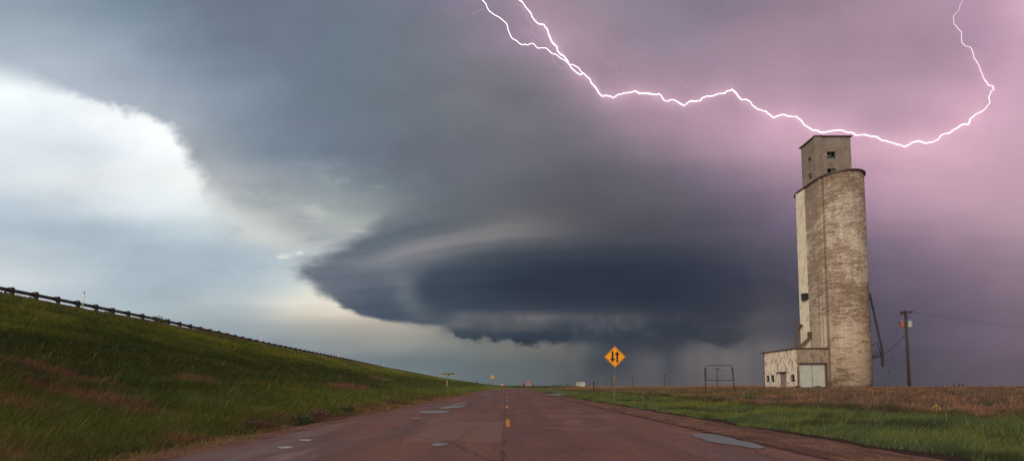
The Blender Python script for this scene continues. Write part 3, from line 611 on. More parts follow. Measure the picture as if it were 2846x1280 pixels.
# puddles: thin sheets of standing water with their own outline
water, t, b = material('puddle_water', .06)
b.inputs['Base Color'].default_value = (.27,.26,.255,1); b.inputs['IOR'].default_value = 1.7; b.inputs['Roughness'].default_value = .27  # pale base colour paints in part of the sky's reflected brightness
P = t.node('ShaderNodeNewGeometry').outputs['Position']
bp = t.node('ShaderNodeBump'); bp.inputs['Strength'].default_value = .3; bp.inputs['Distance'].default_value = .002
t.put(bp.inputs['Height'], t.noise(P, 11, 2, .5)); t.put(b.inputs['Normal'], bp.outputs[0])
def on_road(px, py, dz=.02):
    u, v = uv(px, py); dd = (EYE-dz)/-v
    for _ in range(8):
        zz = float(zroad(dd)); dd = (EYE-dz-zz)/-v
    return u*dd, dd, zz
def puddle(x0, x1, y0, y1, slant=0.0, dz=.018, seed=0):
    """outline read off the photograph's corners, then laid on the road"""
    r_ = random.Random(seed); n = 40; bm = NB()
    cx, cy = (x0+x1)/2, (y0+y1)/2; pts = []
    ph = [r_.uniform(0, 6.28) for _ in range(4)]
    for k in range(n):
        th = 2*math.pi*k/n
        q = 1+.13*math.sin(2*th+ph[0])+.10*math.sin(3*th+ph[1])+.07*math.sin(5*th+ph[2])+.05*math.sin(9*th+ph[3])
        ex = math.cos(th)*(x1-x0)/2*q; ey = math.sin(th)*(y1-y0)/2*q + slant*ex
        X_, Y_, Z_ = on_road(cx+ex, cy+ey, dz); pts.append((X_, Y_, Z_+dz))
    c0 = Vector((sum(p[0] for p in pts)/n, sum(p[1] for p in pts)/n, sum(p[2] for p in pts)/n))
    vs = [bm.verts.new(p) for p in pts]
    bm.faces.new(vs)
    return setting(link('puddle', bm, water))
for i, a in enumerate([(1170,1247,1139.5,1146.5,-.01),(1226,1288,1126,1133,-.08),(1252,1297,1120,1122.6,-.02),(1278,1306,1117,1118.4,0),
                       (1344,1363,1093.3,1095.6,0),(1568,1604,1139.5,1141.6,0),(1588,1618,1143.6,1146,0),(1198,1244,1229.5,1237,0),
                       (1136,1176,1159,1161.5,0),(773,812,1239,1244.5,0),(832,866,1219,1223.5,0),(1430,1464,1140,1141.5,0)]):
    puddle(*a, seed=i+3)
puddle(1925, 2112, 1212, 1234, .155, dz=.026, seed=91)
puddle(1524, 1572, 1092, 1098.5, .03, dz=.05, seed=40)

# ------------------------------------------------------------------ grass blades
def blades(name, pts, h, wd, lean=.35, wind=(.35,.05)):
    n = len(pts); rnd = rng.uniform(0, 1, n); h = h*np.where(rnd > .9955, 1.7, 1.0); yaw = rng.uniform(0, math.pi, n)
    dx_, dy_ = np.cos(yaw)*wd/2, np.sin(yaw)*wd/2
    lx = (rng.standard_normal(n)*lean+wind[0])*h; ly = (rng.standard_normal(n)*lean+wind[1])*h
    v = np.zeros((n, 5, 3))
    v[:,0] = pts; v[:,1] = pts
    v[:,0,0] -= dx_; v[:,0,1] -= dy_; v[:,1,0] += dx_; v[:,1,1] += dy_
    v[:,0,2] -= .03; v[:,1,2] -= .03
    m = pts.copy(); m[:,0] += lx*.3; m[:,1] += ly*.3; m[:,2] += h*.55
    v[:,2] = m; v[:,3] = m
    v[:,2,0] -= dx_*.8; v[:,2,1] -= dy_*.8; v[:,3,0] += dx_*.8; v[:,3,1] += dy_*.8
    v[:,4] = pts; v[:,4,0] += lx; v[:,4,1] += ly; v[:,4,2] += h*.97
    o = np.arange(n)[:,None]*5
    f = np.concatenate([o+np.array([[0,1,3]]), o+np.array([[0,3,2]]), o+np.array([[2,3,4]])], 1).reshape(-1, 3)
    ob = raw_mesh(name, v.reshape(-1, 3), f, bladem, smooth=False)
    a = ob.data.attributes.new('rnd', 'FLOAT', 'POINT')
    a.data.foreach_set('value', np.repeat(rnd, 5).astype(np.float32))
    return ob
def sample(n, xr, yr, keep):
    """points thinned with distance, as the eye resolves them"""
    out = []; tot = 0
    while tot < n:
        m = 400000
        e = -1.0
        y = yr[0]*(yr[1]/yr[0])**rng.uniform(0, 1, m)       # pdf ~ 1/y
        x = rng.uniform(xr[0], xr[1], m)
        ds = np.hypot(x, y)
        ok = rng.uniform(0, 1, m) < np.minimum(1, (y/ds)*1.0)
        ok &= np.abs(x) < 1.35*y+2.5
        ok &= keep(x, y)
        p = np.stack([x[ok], y[ok]], 1); out.append(p); tot += len(p)
    return np.concatenate(out)[:n]
def field(name, n, xr, yr, keep, hh, label_kind='stuff'):
    p = sample(n, xr, yr, keep)
    s, a = offset(p[:,0], p[:,1]); z = gz(p[:,0], p[:,1]); ds = np.hypot(p[:,0], p[:,1])
    cl = .5+.5*wav(p[:,0], p[:,1], 2.3); c2 = .5+.5*wav(p[:,0]+7, p[:,1], .7)
    h = hh(p[:,0], p[:,1], s)*(.28+.6*cl+.6*c2)*rng.uniform(.55, 1.25, n)
    wd = np.clip(ds*.00075, .006, .06)*rng.uniform(.7, 1.4, n)
    return setting(blades(name, np.stack([p[:,0], p[:,1], z], 1), h, wd), 'stuff')
def keepL(x, y):
    s, a = offset(x, y); e = np.interp(y, [6,9,14], [-5.55,-6.15,-6.8])+.5*wav(x, y, 1.3)
    return (s < e)
def keepR(x, y):
    s, a = offset(x, y); e = 7.95+.45*wav(x, y, 1.3)
    return (s > e)
field('bank_grass', 260000, (-44, -6), (5, 60), keepL, lambda x, y, s: np.interp(x, [-60,-40,-37,-20,-11,-8.3,-7.2], [.12,.14,.28,.30,.34,.30,.12]))
field('far_bank_grass', 90000, (-46, 40), (60, 330), keepL, lambda x, y, s: np.interp(s, [-60,-20,-9,-7.2], [.3,.3,.3,.14]))
field('verge_grass', 170000, (7, 40), (7.5, 70), lambda x, y: keepR(x, y) & (offset(x, y)[0] < 16), lambda x, y, s: np.interp(s, [7.6,8.4,11,15,17], [.10,.2,.36,.36,.25]))
field('dry_field_grass', 230000, (13, 130), (10, 260), lambda x, y: keepR(x, y) & (offset(x, y)[0] > 14.5), lambda x, y, s: np.interp(s, [14,20,60,200], [.28,.24,.2,.2]))

# ------------------------------------------------------------------ plain materials
def simple(name, col, rough=.7, var=.25, scale=6.0, metal=0.0, col2=None, bump=0.0, thr=(.45,.65)):
    m, t, b = material(name, rough)
    P = t.node('ShaderNodeTexCoord').outputs['Object']
    n_ = t.noise(P, scale, 5, .65)
    c2 = col2 or tuple(v*(1-var) for v in col)
    t.put(b.inputs['Base Color'], t.mix(t.smooth(n_, *thr), col, c2))
    b.inputs['Metallic'].default_value = metal
    if bump:
        bp = t.node('ShaderNodeBump'); bp.inputs['Strength'].default_value = bump; bp.inputs['Distance'].default_value = .02
        t.put(bp.inputs['Height'], t.noise(P, scale*3, 4, .7)); t.put(b.inputs['Normal'], bp.outputs[0])
    return m
M = {}
M['wood'] = simple('weathered_wood', (.050,.033,.026), .85, col2=(.028,.019,.016), scale=9, bump=.5)
M['post'] = simple('dark_post', (.045,.036,.032), .85, scale=7, bump=.4)
M['rail'] = simple('galvanised_rail', (.16,.14,.135), .55, col2=(.09,.075,.07), scale=3)
M['steel'] = simple('grey_steel', (.13,.125,.125), .5, scale=8)
M['rust'] = simple('rusty_pipe', (.12,.062,.045), .8, col2=(.055,.035,.03), scale=5, bump=.3)
M['black'] = simple('black_sheeting', (.012,.011,.011), .6)
M['orange'] = simple('signal_yellow_sheeting', (.95,.36,.012), .45, var=.06, scale=3)
M['red_orange'] = simple('work_zone_orange', (.72,.12,.045), .5, var=.1)
M['white'] = simple('white_paint', (.62,.62,.60), .6, scale=4)
M['whitepost'] = simple('plastic_white', (.60,.58,.56), .5)
M['dkmetal'] = simple('dark_metal', (.022,.02,.024), .6)
M['frame'] = simple('dark_grey_pipe', (.060,.045,.040), .7, col2=(.035,.03,.028), scale=5)
M['purple'] = simple('purple_red_weed', (.21,.105,.105), .8, col2=(.13,.065,.07), scale=4)
M['cable'] = simple('cable', (.03,.027,.03), .6)
M['green'] = simple('dark_green_sheeting', (.045,.07,.045), .5)
M['paleyel'] = simple('faded_yellow_plate', (.30,.29,.17), .6)
M['redbox'] = simple('red_enclosure', (.26,.075,.055), .6)
M['greybox'] = simple('grey_can', (.30,.32,.32), .45)
M['glass'] = simple('dusty_pane', (.07,.095,.10), .18, col2=(.03,.04,.045), scale=1.6, thr=(.45,.5))
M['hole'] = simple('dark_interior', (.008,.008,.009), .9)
M['bluegrey'] = simple('weathered_frame', (.10,.11,.11), .7)
M['tin'] = simple('tin_flashing', (.075,.048,.040), .6, col2=(.045,.03,.027))
M['leaf'] = simple('shrub_leaf', (.055,.10,.02), .6, col2=(.03,.055,.016), scale=3)
M['weed'] = simple('russet_weed', (.13,.085,.04), .7, col2=(.07,.07,.025), scale=3)
M['dryleaf'] = simple('dry_leaf', (.22,.13,.075), .8, col2=(.13,.07,.045), scale=3)
M['flower'] = simple('yellow_petals', (.75,.45,.02), .6)

# ------------------------------------------------------------------ guard rail on the bank
RX = -41.6
def rail_z(y): return float(bank_top(y))+.02
gr = thing('guard_rail', 'long steel guard rail on dark wooden posts along the top of the grassy bank', 'guard rail', (RX, 40, rail_z(40)))
prof = [(0,.31),(.03,.30),(.08,.26),(.085,.22),(.03,.18),(.0,.155),(.03,.13),(.085,.09),(.08,.05),(.03,.01),(0,0)]   # W section, bulging away from the posts
ysr = np.concatenate([np.arange(22, 120, 1.905), np.arange(120, 272, 3.81)])
bm = NB(); rings = []
for y in ysr:
    z0 = rail_z(y)+.40
    front = [bm.verts.new((RX-a, y, z0+zz)) for a, zz in prof]; back = [bm.verts.new((RX-a-.006, y, z0+zz)) for a, zz in prof[::-1]]
    rings.append(front+back)
for a, b_ in zip(rings[:-1], rings[1:]):
    n = len(a)
    for k in range(n): bm.faces.new((a[k], a[(k+1)%n], b_[(k+1)%n], b_[k]))
bm.faces.new(rings[0]); bm.faces.new(rings[-1][::-1])
bmesh.ops.recalc_face_normals(bm, faces=bm.faces)
link('rail', bm, M['rail'], gr)
def rail_post(bm, y):
    z = rail_z(y)
    ln = random.uniform(-.012, .012)
    box(bm, (RX+.20, y-.10, z-.4), (RX+.41, y+.10, z+.78+ln))
    box(bm, (RX+.004, y-.09, z+.36), (RX+.199, y+.09, z+.755))
pys = [25.8+1.905*k for k in range(128)]
for y in pys[:100]:
    bm = NB(); rail_post(bm, y); link('post', bm, M['post'], gr)
bm = NB()
for y in pys[100:]: rail_post(bm, y)
o = link('post', bm, M['post'], gr); o['kind'] = 'stuff'

# marker posts beside the rail
for i, (pxb, pyb, pxt, pyt, lab) in enumerate([(228,861,235,807,'tall thin white marker post leaning by the guard rail, nearest of the four'),
        (725,954,727,923,'thin white marker post rising behind the middle of the guard rail'),
        (941,1000,941,977,'short looking pale marker post on the far stretch of the bank'),
        (1066,1023,1066,1006,'tiny farthest marker post on the bank, before the guard rail ends')]):
    u = uv(pxb, pyb)[0]; dd = (RX+.75)/u; base = at(pxb, pyb, dd); top = at(pxt, pyt, dd)
    base.z = float(gz(np.array([base.x]), np.array([base.y]))[0])-.2
    r0 = thing('marker_post', lab, 'marker post', base, 'white marker posts along the bank')
    bm = NB(); beam(bm, base, top, .085, .03, up=Vector((0,1,0))); link('post', bm, M['whitepost'], r0)
    bm = NB(); beam(bm, top-(top-base)*.14, top-(top-base)*.05, .10, .045, up=Vector((0,1,0))); link('reflector', bm, M['rail'], r0)

# ------------------------------------------------------------------ grain elevator
GZ = 1.05
CX, CY, CR = 54.87, 74.9, 3.54
CY2 = 79.6
ROOF = EYE+.4866*(CY-CR)
conc, t, b = material('stained_concrete', .9)
P = t.node('ShaderNodeNewGeometry').outputs['Position']; x, y, z = t.sep(P)[:3]
ang = t.math('ARCTAN2', t.math('SUBTRACT', x, CX), t.math('SUBTRACT', CY, y))
n_st = t.noise(t.mul(P, (.50,.50,2.3)), 1, 9, .74, 1.2)      # stains run round the walls lift by lift
n_sf = t.noise(t.mul(P, (2.2,2.2,8.0)), 1, 7, .75, .8)
n_ve = t.noise(t.mul(P, (1.8,1.8,.09)), 1, 5, .65)
n_bl = t.noise(P, .28, 4, .6); n_f = t.noise(P, 9, 5, .7)
big = t.noise(t.mul(P, (.13,.13,.19)), 1, 4, .6, .5)
wallm = t.math('MULTIPLY', t.smooth(y, 73.2, 73.5), t.smooth(x, 52.2, 51.7))
c = t.mix(t.smooth(n_bl, .35, .65), (.40,.335,.275), (.50,.42,.345))
lowz = t.smooth(z, 17.0, 7.0)
c = t.mix(t.math('MULTIPLY', lowz, .65), c, (.70,.545,.42))
c = t.mix(t.smooth(n_ve, .50, .64, 0, .55), c, (.66,.58,.48))
off = t.math('MULTIPLY', t.math('SUBTRACT', big, .5), .55)
tilt = t.smooth(z, 24.0, 5.0, -.02, .085)
st1 = t.math('SUBTRACT', t.math('ADD', n_st, off), tilt)
c = t.mix(t.smooth(st1, .455, .515, 0, .82), c, (.235,.162,.115))
st2 = t.math('SUBTRACT', t.math('ADD', t.math('ADD', t.math('MULTIPLY', n_sf, .65), t.math('MULTIPLY', n_f, .35)), t.math('MULTIPLY', off, .35)), t.math('MULTIPLY', tilt, .5))
c = t.mix(t.math('MULTIPLY', t.smooth(st2, .50, .54), t.math('SUBTRACT', .85, t.math('MULTIPLY', wallm, .55))), c, (.135,.082,.058))
c = t.mix(t.math('MULTIPLY', t.math('MULTIPLY', t.smooth(n_ve, .46, .34), t.smooth(z, 8.0, 20.0)), .35), c, (.20,.15,.115))
# lift lines every 1.22 m
fr = t.math('FRACT', t.math('DIVIDE', t.math('ADD', z, t.math('MULTIPLY', t.math('SUBTRACT', n_bl, .5), .06)), 1.22))
ll = t.math('MULTIPLY', t.smooth(t.math('ABSOLUTE', t.math('SUBTRACT', fr, .5)), .03, .0), t.smooth(n_sf, .4, .6))
c = t.mix(t.math('MULTIPLY', ll, .55), c, (.13,.085,.06))
# flat side wall: vertical board joints
c = t.mix(t.math('MULTIPLY', t.math('MULTIPLY', t.smooth(y, 73.5, 73.6), t.smooth(y, 74.0, 73.88)), t.smooth(x, 52.0, 51.7, 0, .6)), c, (.10,.062,.045))
iswall = t.math('MULTIPLY', t.smooth(y, 74.4, 74.9), t.smooth(x, 51.8, 51.4))
fv = t.math('FRACT', t.math('DIVIDE', y, 1.07))
vl = t.math('MULTIPLY', iswall, t.smooth(t.math('ABSOLUTE', t.math('SUBTRACT', fv, .5)), .05, .01))
c = t.mix(t.math('MULTIPLY', vl, .35), c, (.14,.09,.065))
# damp dark base
c = t.mix(t.smooth(t.math('ADD', z, t.math('MULTIPLY', n_f, .8)), 2.2, 1.5, 0, .7), c, (.13,.075,.055))
c = t.mix(t.smooth(n_f, .6, .72, 0, .35), c, (.16,.11,.08))
t.put(b.inputs['Base Color'], c); b.inputs['Specular IOR Level'].default_value = .2
bp = t.node('ShaderNodeBump'); bp.inputs['Strength'].default_value = .6; bp.inputs['Distance'].default_value = .05
t.put(bp.inputs['Height'], t.math('ADD', n_sf, t.math('MULTIPLY', n_f, .4))); t.put(b.inputs['Normal'], bp.outputs[0])
def wall_mat(name, base, base2, stainc, lo=.50, hi=.60, amt=.7, basez=None):
    m, t, b = material(name, .9)
    P = t.node('ShaderNodeNewGeometry').outputs['Position']; z = t.sep(P)[2]
    n1_ = t.noise(P, .8, 5, .6); n2_ = t.noise(t.mul(P, (2.2,2.2,.8)), 1, 7, .72, .6); n3_ = t.noise(P, 8, 5, .7)
    c = t.mix(t.smooth(n1_, .35, .65), base, base2)
    c = t.mix(t.smooth(n2_, lo, hi, 0, amt), c, stainc)
    c = t.mix(t.smooth(n3_, .6, .7, 0, .5), c, tuple(v*.55 for v in stainc))
    if basez: c = t.mix(t.smooth(t.math('ADD', z, n1_), basez+1.1, basez+.3, 0, .8), c, (.19,.095,.06))
    t.put(b.inputs['Base Color'], c); b.inputs['Specular IOR Level'].default_value = .2
    bp = t.node('ShaderNodeBump'); bp.inputs['Strength'].default_value = .5; bp.inputs['Distance'].default_value = .03
    t.put(bp.inputs['Height'], n2_); t.put(b.inputs['Normal'], bp.outputs[0])
    return m
M['cream'] = wall_mat('cream_painted_concrete', (.74,.68,.56), (.64,.57,.46), (.40,.30,.21), .52, .60, .6)
M['head'] = wall_mat('grey_brown_concrete', (.245,.205,.18), (.195,.158,.135), (.125,.092,.075), .52, .64, .6)
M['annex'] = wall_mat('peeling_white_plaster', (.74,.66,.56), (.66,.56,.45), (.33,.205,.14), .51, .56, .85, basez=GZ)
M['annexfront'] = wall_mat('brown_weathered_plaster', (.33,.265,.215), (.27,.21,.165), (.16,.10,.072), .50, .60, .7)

el = thing('grain_elevator', 'tall weathered concrete grain elevator with boxy headhouse and low shed at its foot', 'grain elevator', (CX, CY, GZ))
def stadium(r, n=28, y2=CY2, grow=0.0):
    r += grow; pts = []
    for k in range(n*2+1):
        a = math.pi + math.pi*k/(n*2)     # front half, left to right through -Y
        pts.append((CX+r*math.cos(a), CY+r*math.sin(a)))
    for k in range(n*2+1):
        a = math.pi*k/(n*2)
        pts.append((CX+r*math.cos(a), y2+r*math.sin(a)))
    return pts
bm = NB()
pts = stadium(CR)
# a shallow recessed joint where the round bin meets the flat side wall
prism(bm, pts, GZ-.6, ROOF-.02)
for f_ in bm.faces: f_.smooth = False
o = link('silo_wall', bm, conc, el)
o.data.polygons.foreach_set('use_smooth', [len(p.vertices) == 4 for p in o.data.polygons])
bm = NB(); box(bm, (CX-CR-.09, CY-.72, GZ-.5), (CX-CR+.3, CY-.48, ROOF-.03)); box(bm, (CX-CR-.07, CY+.05, GZ-.5), (CX-CR+.3, CY+.20, ROOF-.03))
link('pilaster', bm, conc, el)
bm = NB()     # cream buttress strips at the far end of the side wall
box(bm, (CX-CR-.06, 78.1, GZ-.5), (CX-CR+.4, 79.15, ROOF-.03)); box(bm, (CX-CR-.09, 79.23, GZ-.5), (CX-CR+.6, 80.45, ROOF-.03))
link('buttress', bm, M['cream'], el)
bm = NB(); prism(bm, stadium(CR, grow=.24), ROOF, ROOF+.20)
prism(bm, stadium(CR, grow=.12), ROOF-.10, ROOF-.002)
link('roof_slab', bm, M['tin'], el)
# headhouse
HX0, HX1, HY0, HY1, HT = 51.88, 57.95, 75.7, 79.45, EYE+.5641*75.6
def wall_holes(bm, axis, c, u0, u1, v0, v1, holes, depth, sgn=1):
    """rectangular wall in a plane with real openings and reveals; axis 'y' = plane y=c, 'x' = plane x=c; depth goes to +axis"""
    us = sorted({u0, u1} | {h[0] for h in holes} | {h[1] for h in holes}); vs = sorted({v0, v1} | {h[2] for h in holes} | {h[3] for h in holes})
    def P3(u, v, d_=0): return (u, c+d_, v) if axis == 'y' else (c+d_, u, v)
    def quad(*p): bm.faces.new([bm.verts.new(q) for q in p])
    for i in range(len(us)-1):
        for j in range(len(vs)-1):
            um, vm = (us[i]+us[i+1])/2, (vs[j]+vs[j+1])/2
            if any(h[0] < um < h[1] and h[2] < vm < h[3] for h in holes): continue
            quad(P3(us[i], vs[j]), P3(us[i+1], vs[j]), P3(us[i+1], vs[j+1]), P3(us[i], vs[j+1]))
    for h in holes:
        a, b_, c_, d_ = h
        for p, q in (((a,c_),(b_,c_)),((b_,c_),(b_,d_)),((b_,d_),(a,d_)),((a,d_),(a,c_))):
            quad(P3(*p), P3(*q), P3(*q, depth), P3(*p, depth))
def rect_on_y(x0, y0, x1, y1, c):
    a = on_y(x0, y1, c); b_ = on_y(x1, y0, c); return (min(a.x,b_.x), max(a.x,b_.x), min(a.z,b_.z), max(a.z,b_.z))
def rect_on_x(x0, y0, x1, y1, c):
    a = on_x(x0, y1, c); b_ = on_x(x1, y0, c); return (min(a.y,b_.y), max(a.y,b_.y), min(a.z,b_.z), max(a.z,b_.z))
hf = [rect_on_y(2299,421,2323,441,HY0), rect_on_y(2300,468,2325,486,HY0)]
hl = [rect_on_x(2244,434,2254,455,HX0), rect_on_x(2246,479,2256,501,HX0)]
hf[1] = (hf[1][0], hf[1][1], ROOF+.7, hf[1][3])
bm = NB()
wall_holes(bm, 'y', HY0, HX0, HX1, ROOF+.2, HT, hf, .35)
wall_holes(bm, 'x', HX0, HY0, HY1, ROOF+.2, HT, hl, .35)
def rawq(bm, *p): bm.faces.new([bm.verts.new(q) for q in p])
rawq(bm, (HX1,HY0,ROOF+.2),(HX1,HY1,ROOF+.2),(HX1,HY1,HT),(HX1,HY0,HT)); rawq(bm, (HX0,HY1,ROOF+.2),(HX1,HY1,ROOF+.2),(HX1,HY1,HT),(HX0,HY1,HT))
head = link('headhouse', bm, M['head'], el)
bm = NB(); box(bm, (HX0-.12, HY0-.12, ROOF+.2), (HX0+1.05, HY0+.3, HT-.001))
link('corner_pier', bm, M['head'], head)
bm = NB(); prism(bm, [(HX0-.25,HY0-.22),(HX0+1.1,HY0-.30),(HX0+1.15,HY0-.2),(HX1+.2,HY0-.2),(HX1+.2,HY1+.2),(HX0-.25,HY1+.2)], HT, HT+.22)
link('roof', bm, M['tin'], head)
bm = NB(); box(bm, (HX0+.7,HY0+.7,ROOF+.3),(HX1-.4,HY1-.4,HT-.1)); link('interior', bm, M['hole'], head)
def window(parent, axis, r_, c, nx_, ny_, dx_=.2, broken=()):
    """steel sash with glass; some lights broken out"""
    a, b_, z0, z1 = r_
    bm = NB()
    fw_ = .07
    def bar(u0, u1, v0, v1):
        if axis == 'y': box(bm, (u0, c+dx_-.03, v0), (u1, c+dx_+.03, v1))
        else: box(bm, (c+dx_-.03, u0, v0), (c+dx_+.03, u1, v1))
    bar(a, b_, z0, z0+fw_); bar(a, b_, z1-fw_, z1); bar(a, a+fw_, z0+fw_, z1-fw_); bar(b_-fw_, b_, z0+fw_, z1-fw_)
    for i in range(1, nx_): u = a+(b_-a)*i/nx_; bar(u-.025, u+.025, z0+fw_, z1-fw_)
    o = link('window', bm, M['bluegrey'], parent)
    bm = NB()
    for i in range(nx_):
        for j in range(ny_):
            if (i, j) in broken: continue
            u0 = a+(b_-a)*i/nx_+.04; u1 = a+(b_-a)*(i+1)/nx_-.04; v0 = z0+(z1-z0)*j/ny_+.03; v1 = z0+(z1-z0)*(j+1)/ny_-.03
            if axis == 'y': box(bm, (u0, c+dx_-.006, v0), (u1, c+dx_+.006, v1))
            else: box(bm, (c+dx_-.006, u0, v0), (c+dx_+.006, u1, v1))
    link('pane', bm, M['glass'], o)
    return o
window(head, 'y', hf[0], HY0, 2, 3, broken=((0,2),(1,2),(1,1)))
window(head, 'y', hf[1], HY0, 2, 2, broken=((0,1),(0,0)))
window(head, 'x', hl[0], HX0, 2, 3, broken=((0,1),))
window(head, 'x', hl[1], HX0, 2, 3, broken=((1,1),(0,0)))
# shed at the foot
AX0, AX1, AY0, AY1 = 46.4, CX-CR-.0, 74.0, 83.9
AT = EYE+.0835*74.0
gd = rect_on_y(2224, 1012, 2293, 1078, AY0); gd = (gd[0], gd[1], GZ-.3, gd[3])
wl = [rect_on_x(2129.5,1042,2138,1061,AX0), rect_on_x(2142,1041,2151.5,1061,AX0), rect_on_x(2197.5,1039,2208,1060,AX0)]
pdz = rect_on_x(2168,1036,2185,1077,AX0); pdz = (pdz[0], pdz[1], GZ-.3, pdz[3])
bm = NB(); wall_holes(bm, 'x', AX0, AY0, AY1, GZ-.4, AT, wl+[pdz], .3)
rawq(bm, (AX0,AY1,GZ-.4),(AX1,AY1,GZ-.4),(AX1,AY1,AT),(AX0,AY1,AT))
shed = link('shed', bm, M['annex'], el)
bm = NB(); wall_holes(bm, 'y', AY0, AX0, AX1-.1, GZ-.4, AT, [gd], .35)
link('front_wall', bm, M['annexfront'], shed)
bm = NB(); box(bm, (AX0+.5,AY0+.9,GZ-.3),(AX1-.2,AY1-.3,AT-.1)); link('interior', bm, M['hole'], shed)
bm = NB(); prism(bm, [(AX0-.3,AY0-.3),(AX1+.15,AY0-.3),(AX1-.01,CY),(AX1-.01,AY1+.4),(AX0-.3,AY1+.4)], AT, AT+.16)
link('roof', bm, M['tin'], shed)
bm = NB(); box(bm, (gd[0]-.25, AY0-.16, gd[3]), (gd[1]+.32, AY0-.002, gd[3]+.28)); link('lintel', bm, M['tin'], shed)
bm = NB(); box(bm, (gd[1]+.02, AY0-.10, GZ-.3), (gd[1]+.26, AY0-.003, gd[3]-.003)); link('door_post', bm, M['tin'], shed)
bm = NB(); box(bm, (AX0-.02, AY0-.08, GZ-.3), (AX0+.13, AY0-.003, gd[3]-.3)); link('door_post', bm, M['tin'], shed)
bm = NB(); box(bm, (AX0-.09, AY1-.35, GZ-.2), (AX0-.01, AY1-.18, AT-.02)); link('corner_trim', bm, M['tin'], shed)
doorm, t, b = material('white_panel_door', .55)
P = t.node('ShaderNodeNewGeometry').outputs['Position']; z = t.sep(P)[2]
fz = t.math('FRACT', t.math('DIVIDE', z, .34))
c = t.mix(t.smooth(t.noise(P, 1.2, 4, .6), .4, .7), (.46,.48,.44), (.38,.40,.37))
c = t.mix(t.smooth(t.math('ABSOLUTE', t.math('SUBTRACT', fz, .5)), .07, .02, 0, .45), c, (.2,.21,.2))
t.put(b.inputs['Base Color'], c)
mx = (gd[0]+gd[1])/2+.02
for a, b_ in ((gd[0]+.05, mx-.05), (mx+.05, gd[1]-.05)):
    bm = NB(); box(bm, (a, AY0+.14, GZ-.2), (b_, AY0+.2, gd[3]-.03)); link('garage_door', bm, doorm, shed)
for k, r_ in enumerate(wl): window(shed, 'x', r_, AX0, 1, 3, dx_=.12, broken=(((0,1),),((0,0),),((0,1),))[k])
pdm = simple('grey_timber_door', (.24,.19,.175), .8, col2=(.16,.125,.115), scale=5, bump=.4)
bm = NB(); box(bm, (AX0+.08, pdz[0]+.03, GZ-.2), (AX0+.14, pdz[1]-.03, pdz[3]-.42)); box(bm, (AX0+.07, pdz[0]+.03, pdz[3]-.39), (AX0+.15, pdz[1]-.03, pdz[3]-.03)); link('door', bm, pdm, shed)
bm = NB()
v = [(AX0-.55, pdz[0]-.25, pdz[3]+.12), (AX0-.55, pdz[1]+.45, pdz[3]+.12), (AX0+0, pdz[1]+.45, pdz[3]+.30), (AX0, pdz[0]-.25, pdz[3]+.30)]
rawq(bm, *v); bmesh.ops.solidify(bm, geom=bm.faces[:], thickness=.06); link('door_canopy', bm, M['tin'], shed)
# grain spouts
def spout(pts, r_=.28):
    bm = NB()
    for p, q in zip(pts[:-1], pts[1:]): beam(bm, p, q, r_*2, r_*1.6)
    return link('spout', bm, M['rust'], el)
a1 = CX-CR-.45
spout([at(2227,901,a1/uv(2227,901)[0]), at(2216,914,(a1-.3)/uv(2216,914)[0]), at(2214,972,(a1-.5)/uv(2214,972)[0])], .26)
q0 = on_x(2251,921,CX-CR-.28); q1 = on_x(2250,938,CX-CR-.28); q2 = on_x(2219,967,CX-CR-1.6)
spout([q0, q1, q2], .27)
bm = NB(); a = on_x(2246,816,CX-CR); box(bm, (CX-CR-.75, a.y-.1, a.z-1.0), (CX-CR+.0, a.y+.75, a.z)); box(bm, (CX-CR-.9, a.y-.2, a.z+.0), (CX-CR+.0, a.y+.85, a.z+.1)); link('vent_hood', bm, M['dkmetal'], el)
# loading spout and gantry on the far right side
GY = 77.0
pA, pB, pC = at(2417,815,GY), at(2451,968,GY), at(2454,1018,GY)
bm = NB(); tube(bm, [pA, pB], .15, 10); tube(bm, [pB+Vector((0,0,.05)), pC], [.2,.22], 10); tube(bm, [at(2416,816,GY), at(2410,808,GY+.5)], .15, 8)
for k in range(3):
    f1 = pA.lerp(pB, .25+.25*k); tube(bm, [f1-(pB-pA).normalized()*.06, f1+(pB-pA).normalized()*.06], .21, 10)
link('loading_spout', bm, M['dkmetal'], el)
bm = NB()
e = [at(2424,992,GY), at(2449,990,GY), at(2424,1004,GY), at(2425,979,GY), at(2439,952,GY), at(2423,991,GY+1.2), at(2446,990,GY+1.2)]
inn = Vector((CX+CR-.3, GY, 0))
def toward(p): return Vector((CX+CR-.2, p.y, p.z))
beam(bm, toward(e[0]), e[1], .16); beam(bm, toward(e[5]), e[6], .16); beam(bm, toward(e[2]), e[1], .11); beam(bm, toward(e[3]), e[4], .11)
beam(bm, e[4], e[1], .08); beam(bm, e[1], e[6], .1)
for k in range(5):
    px = 2427+k*4.6; p = at(px, 991, GY); beam(bm, p, at(px, 976, GY), .045)
for yy in (976, 983): beam(bm, at(2425, yy, GY), at(2447, yy+1, GY), .045)
beam(bm, at(2428,992,GY), at(2429,1001,GY), .06)
link('gantry', bm, M['dkmetal'], el)

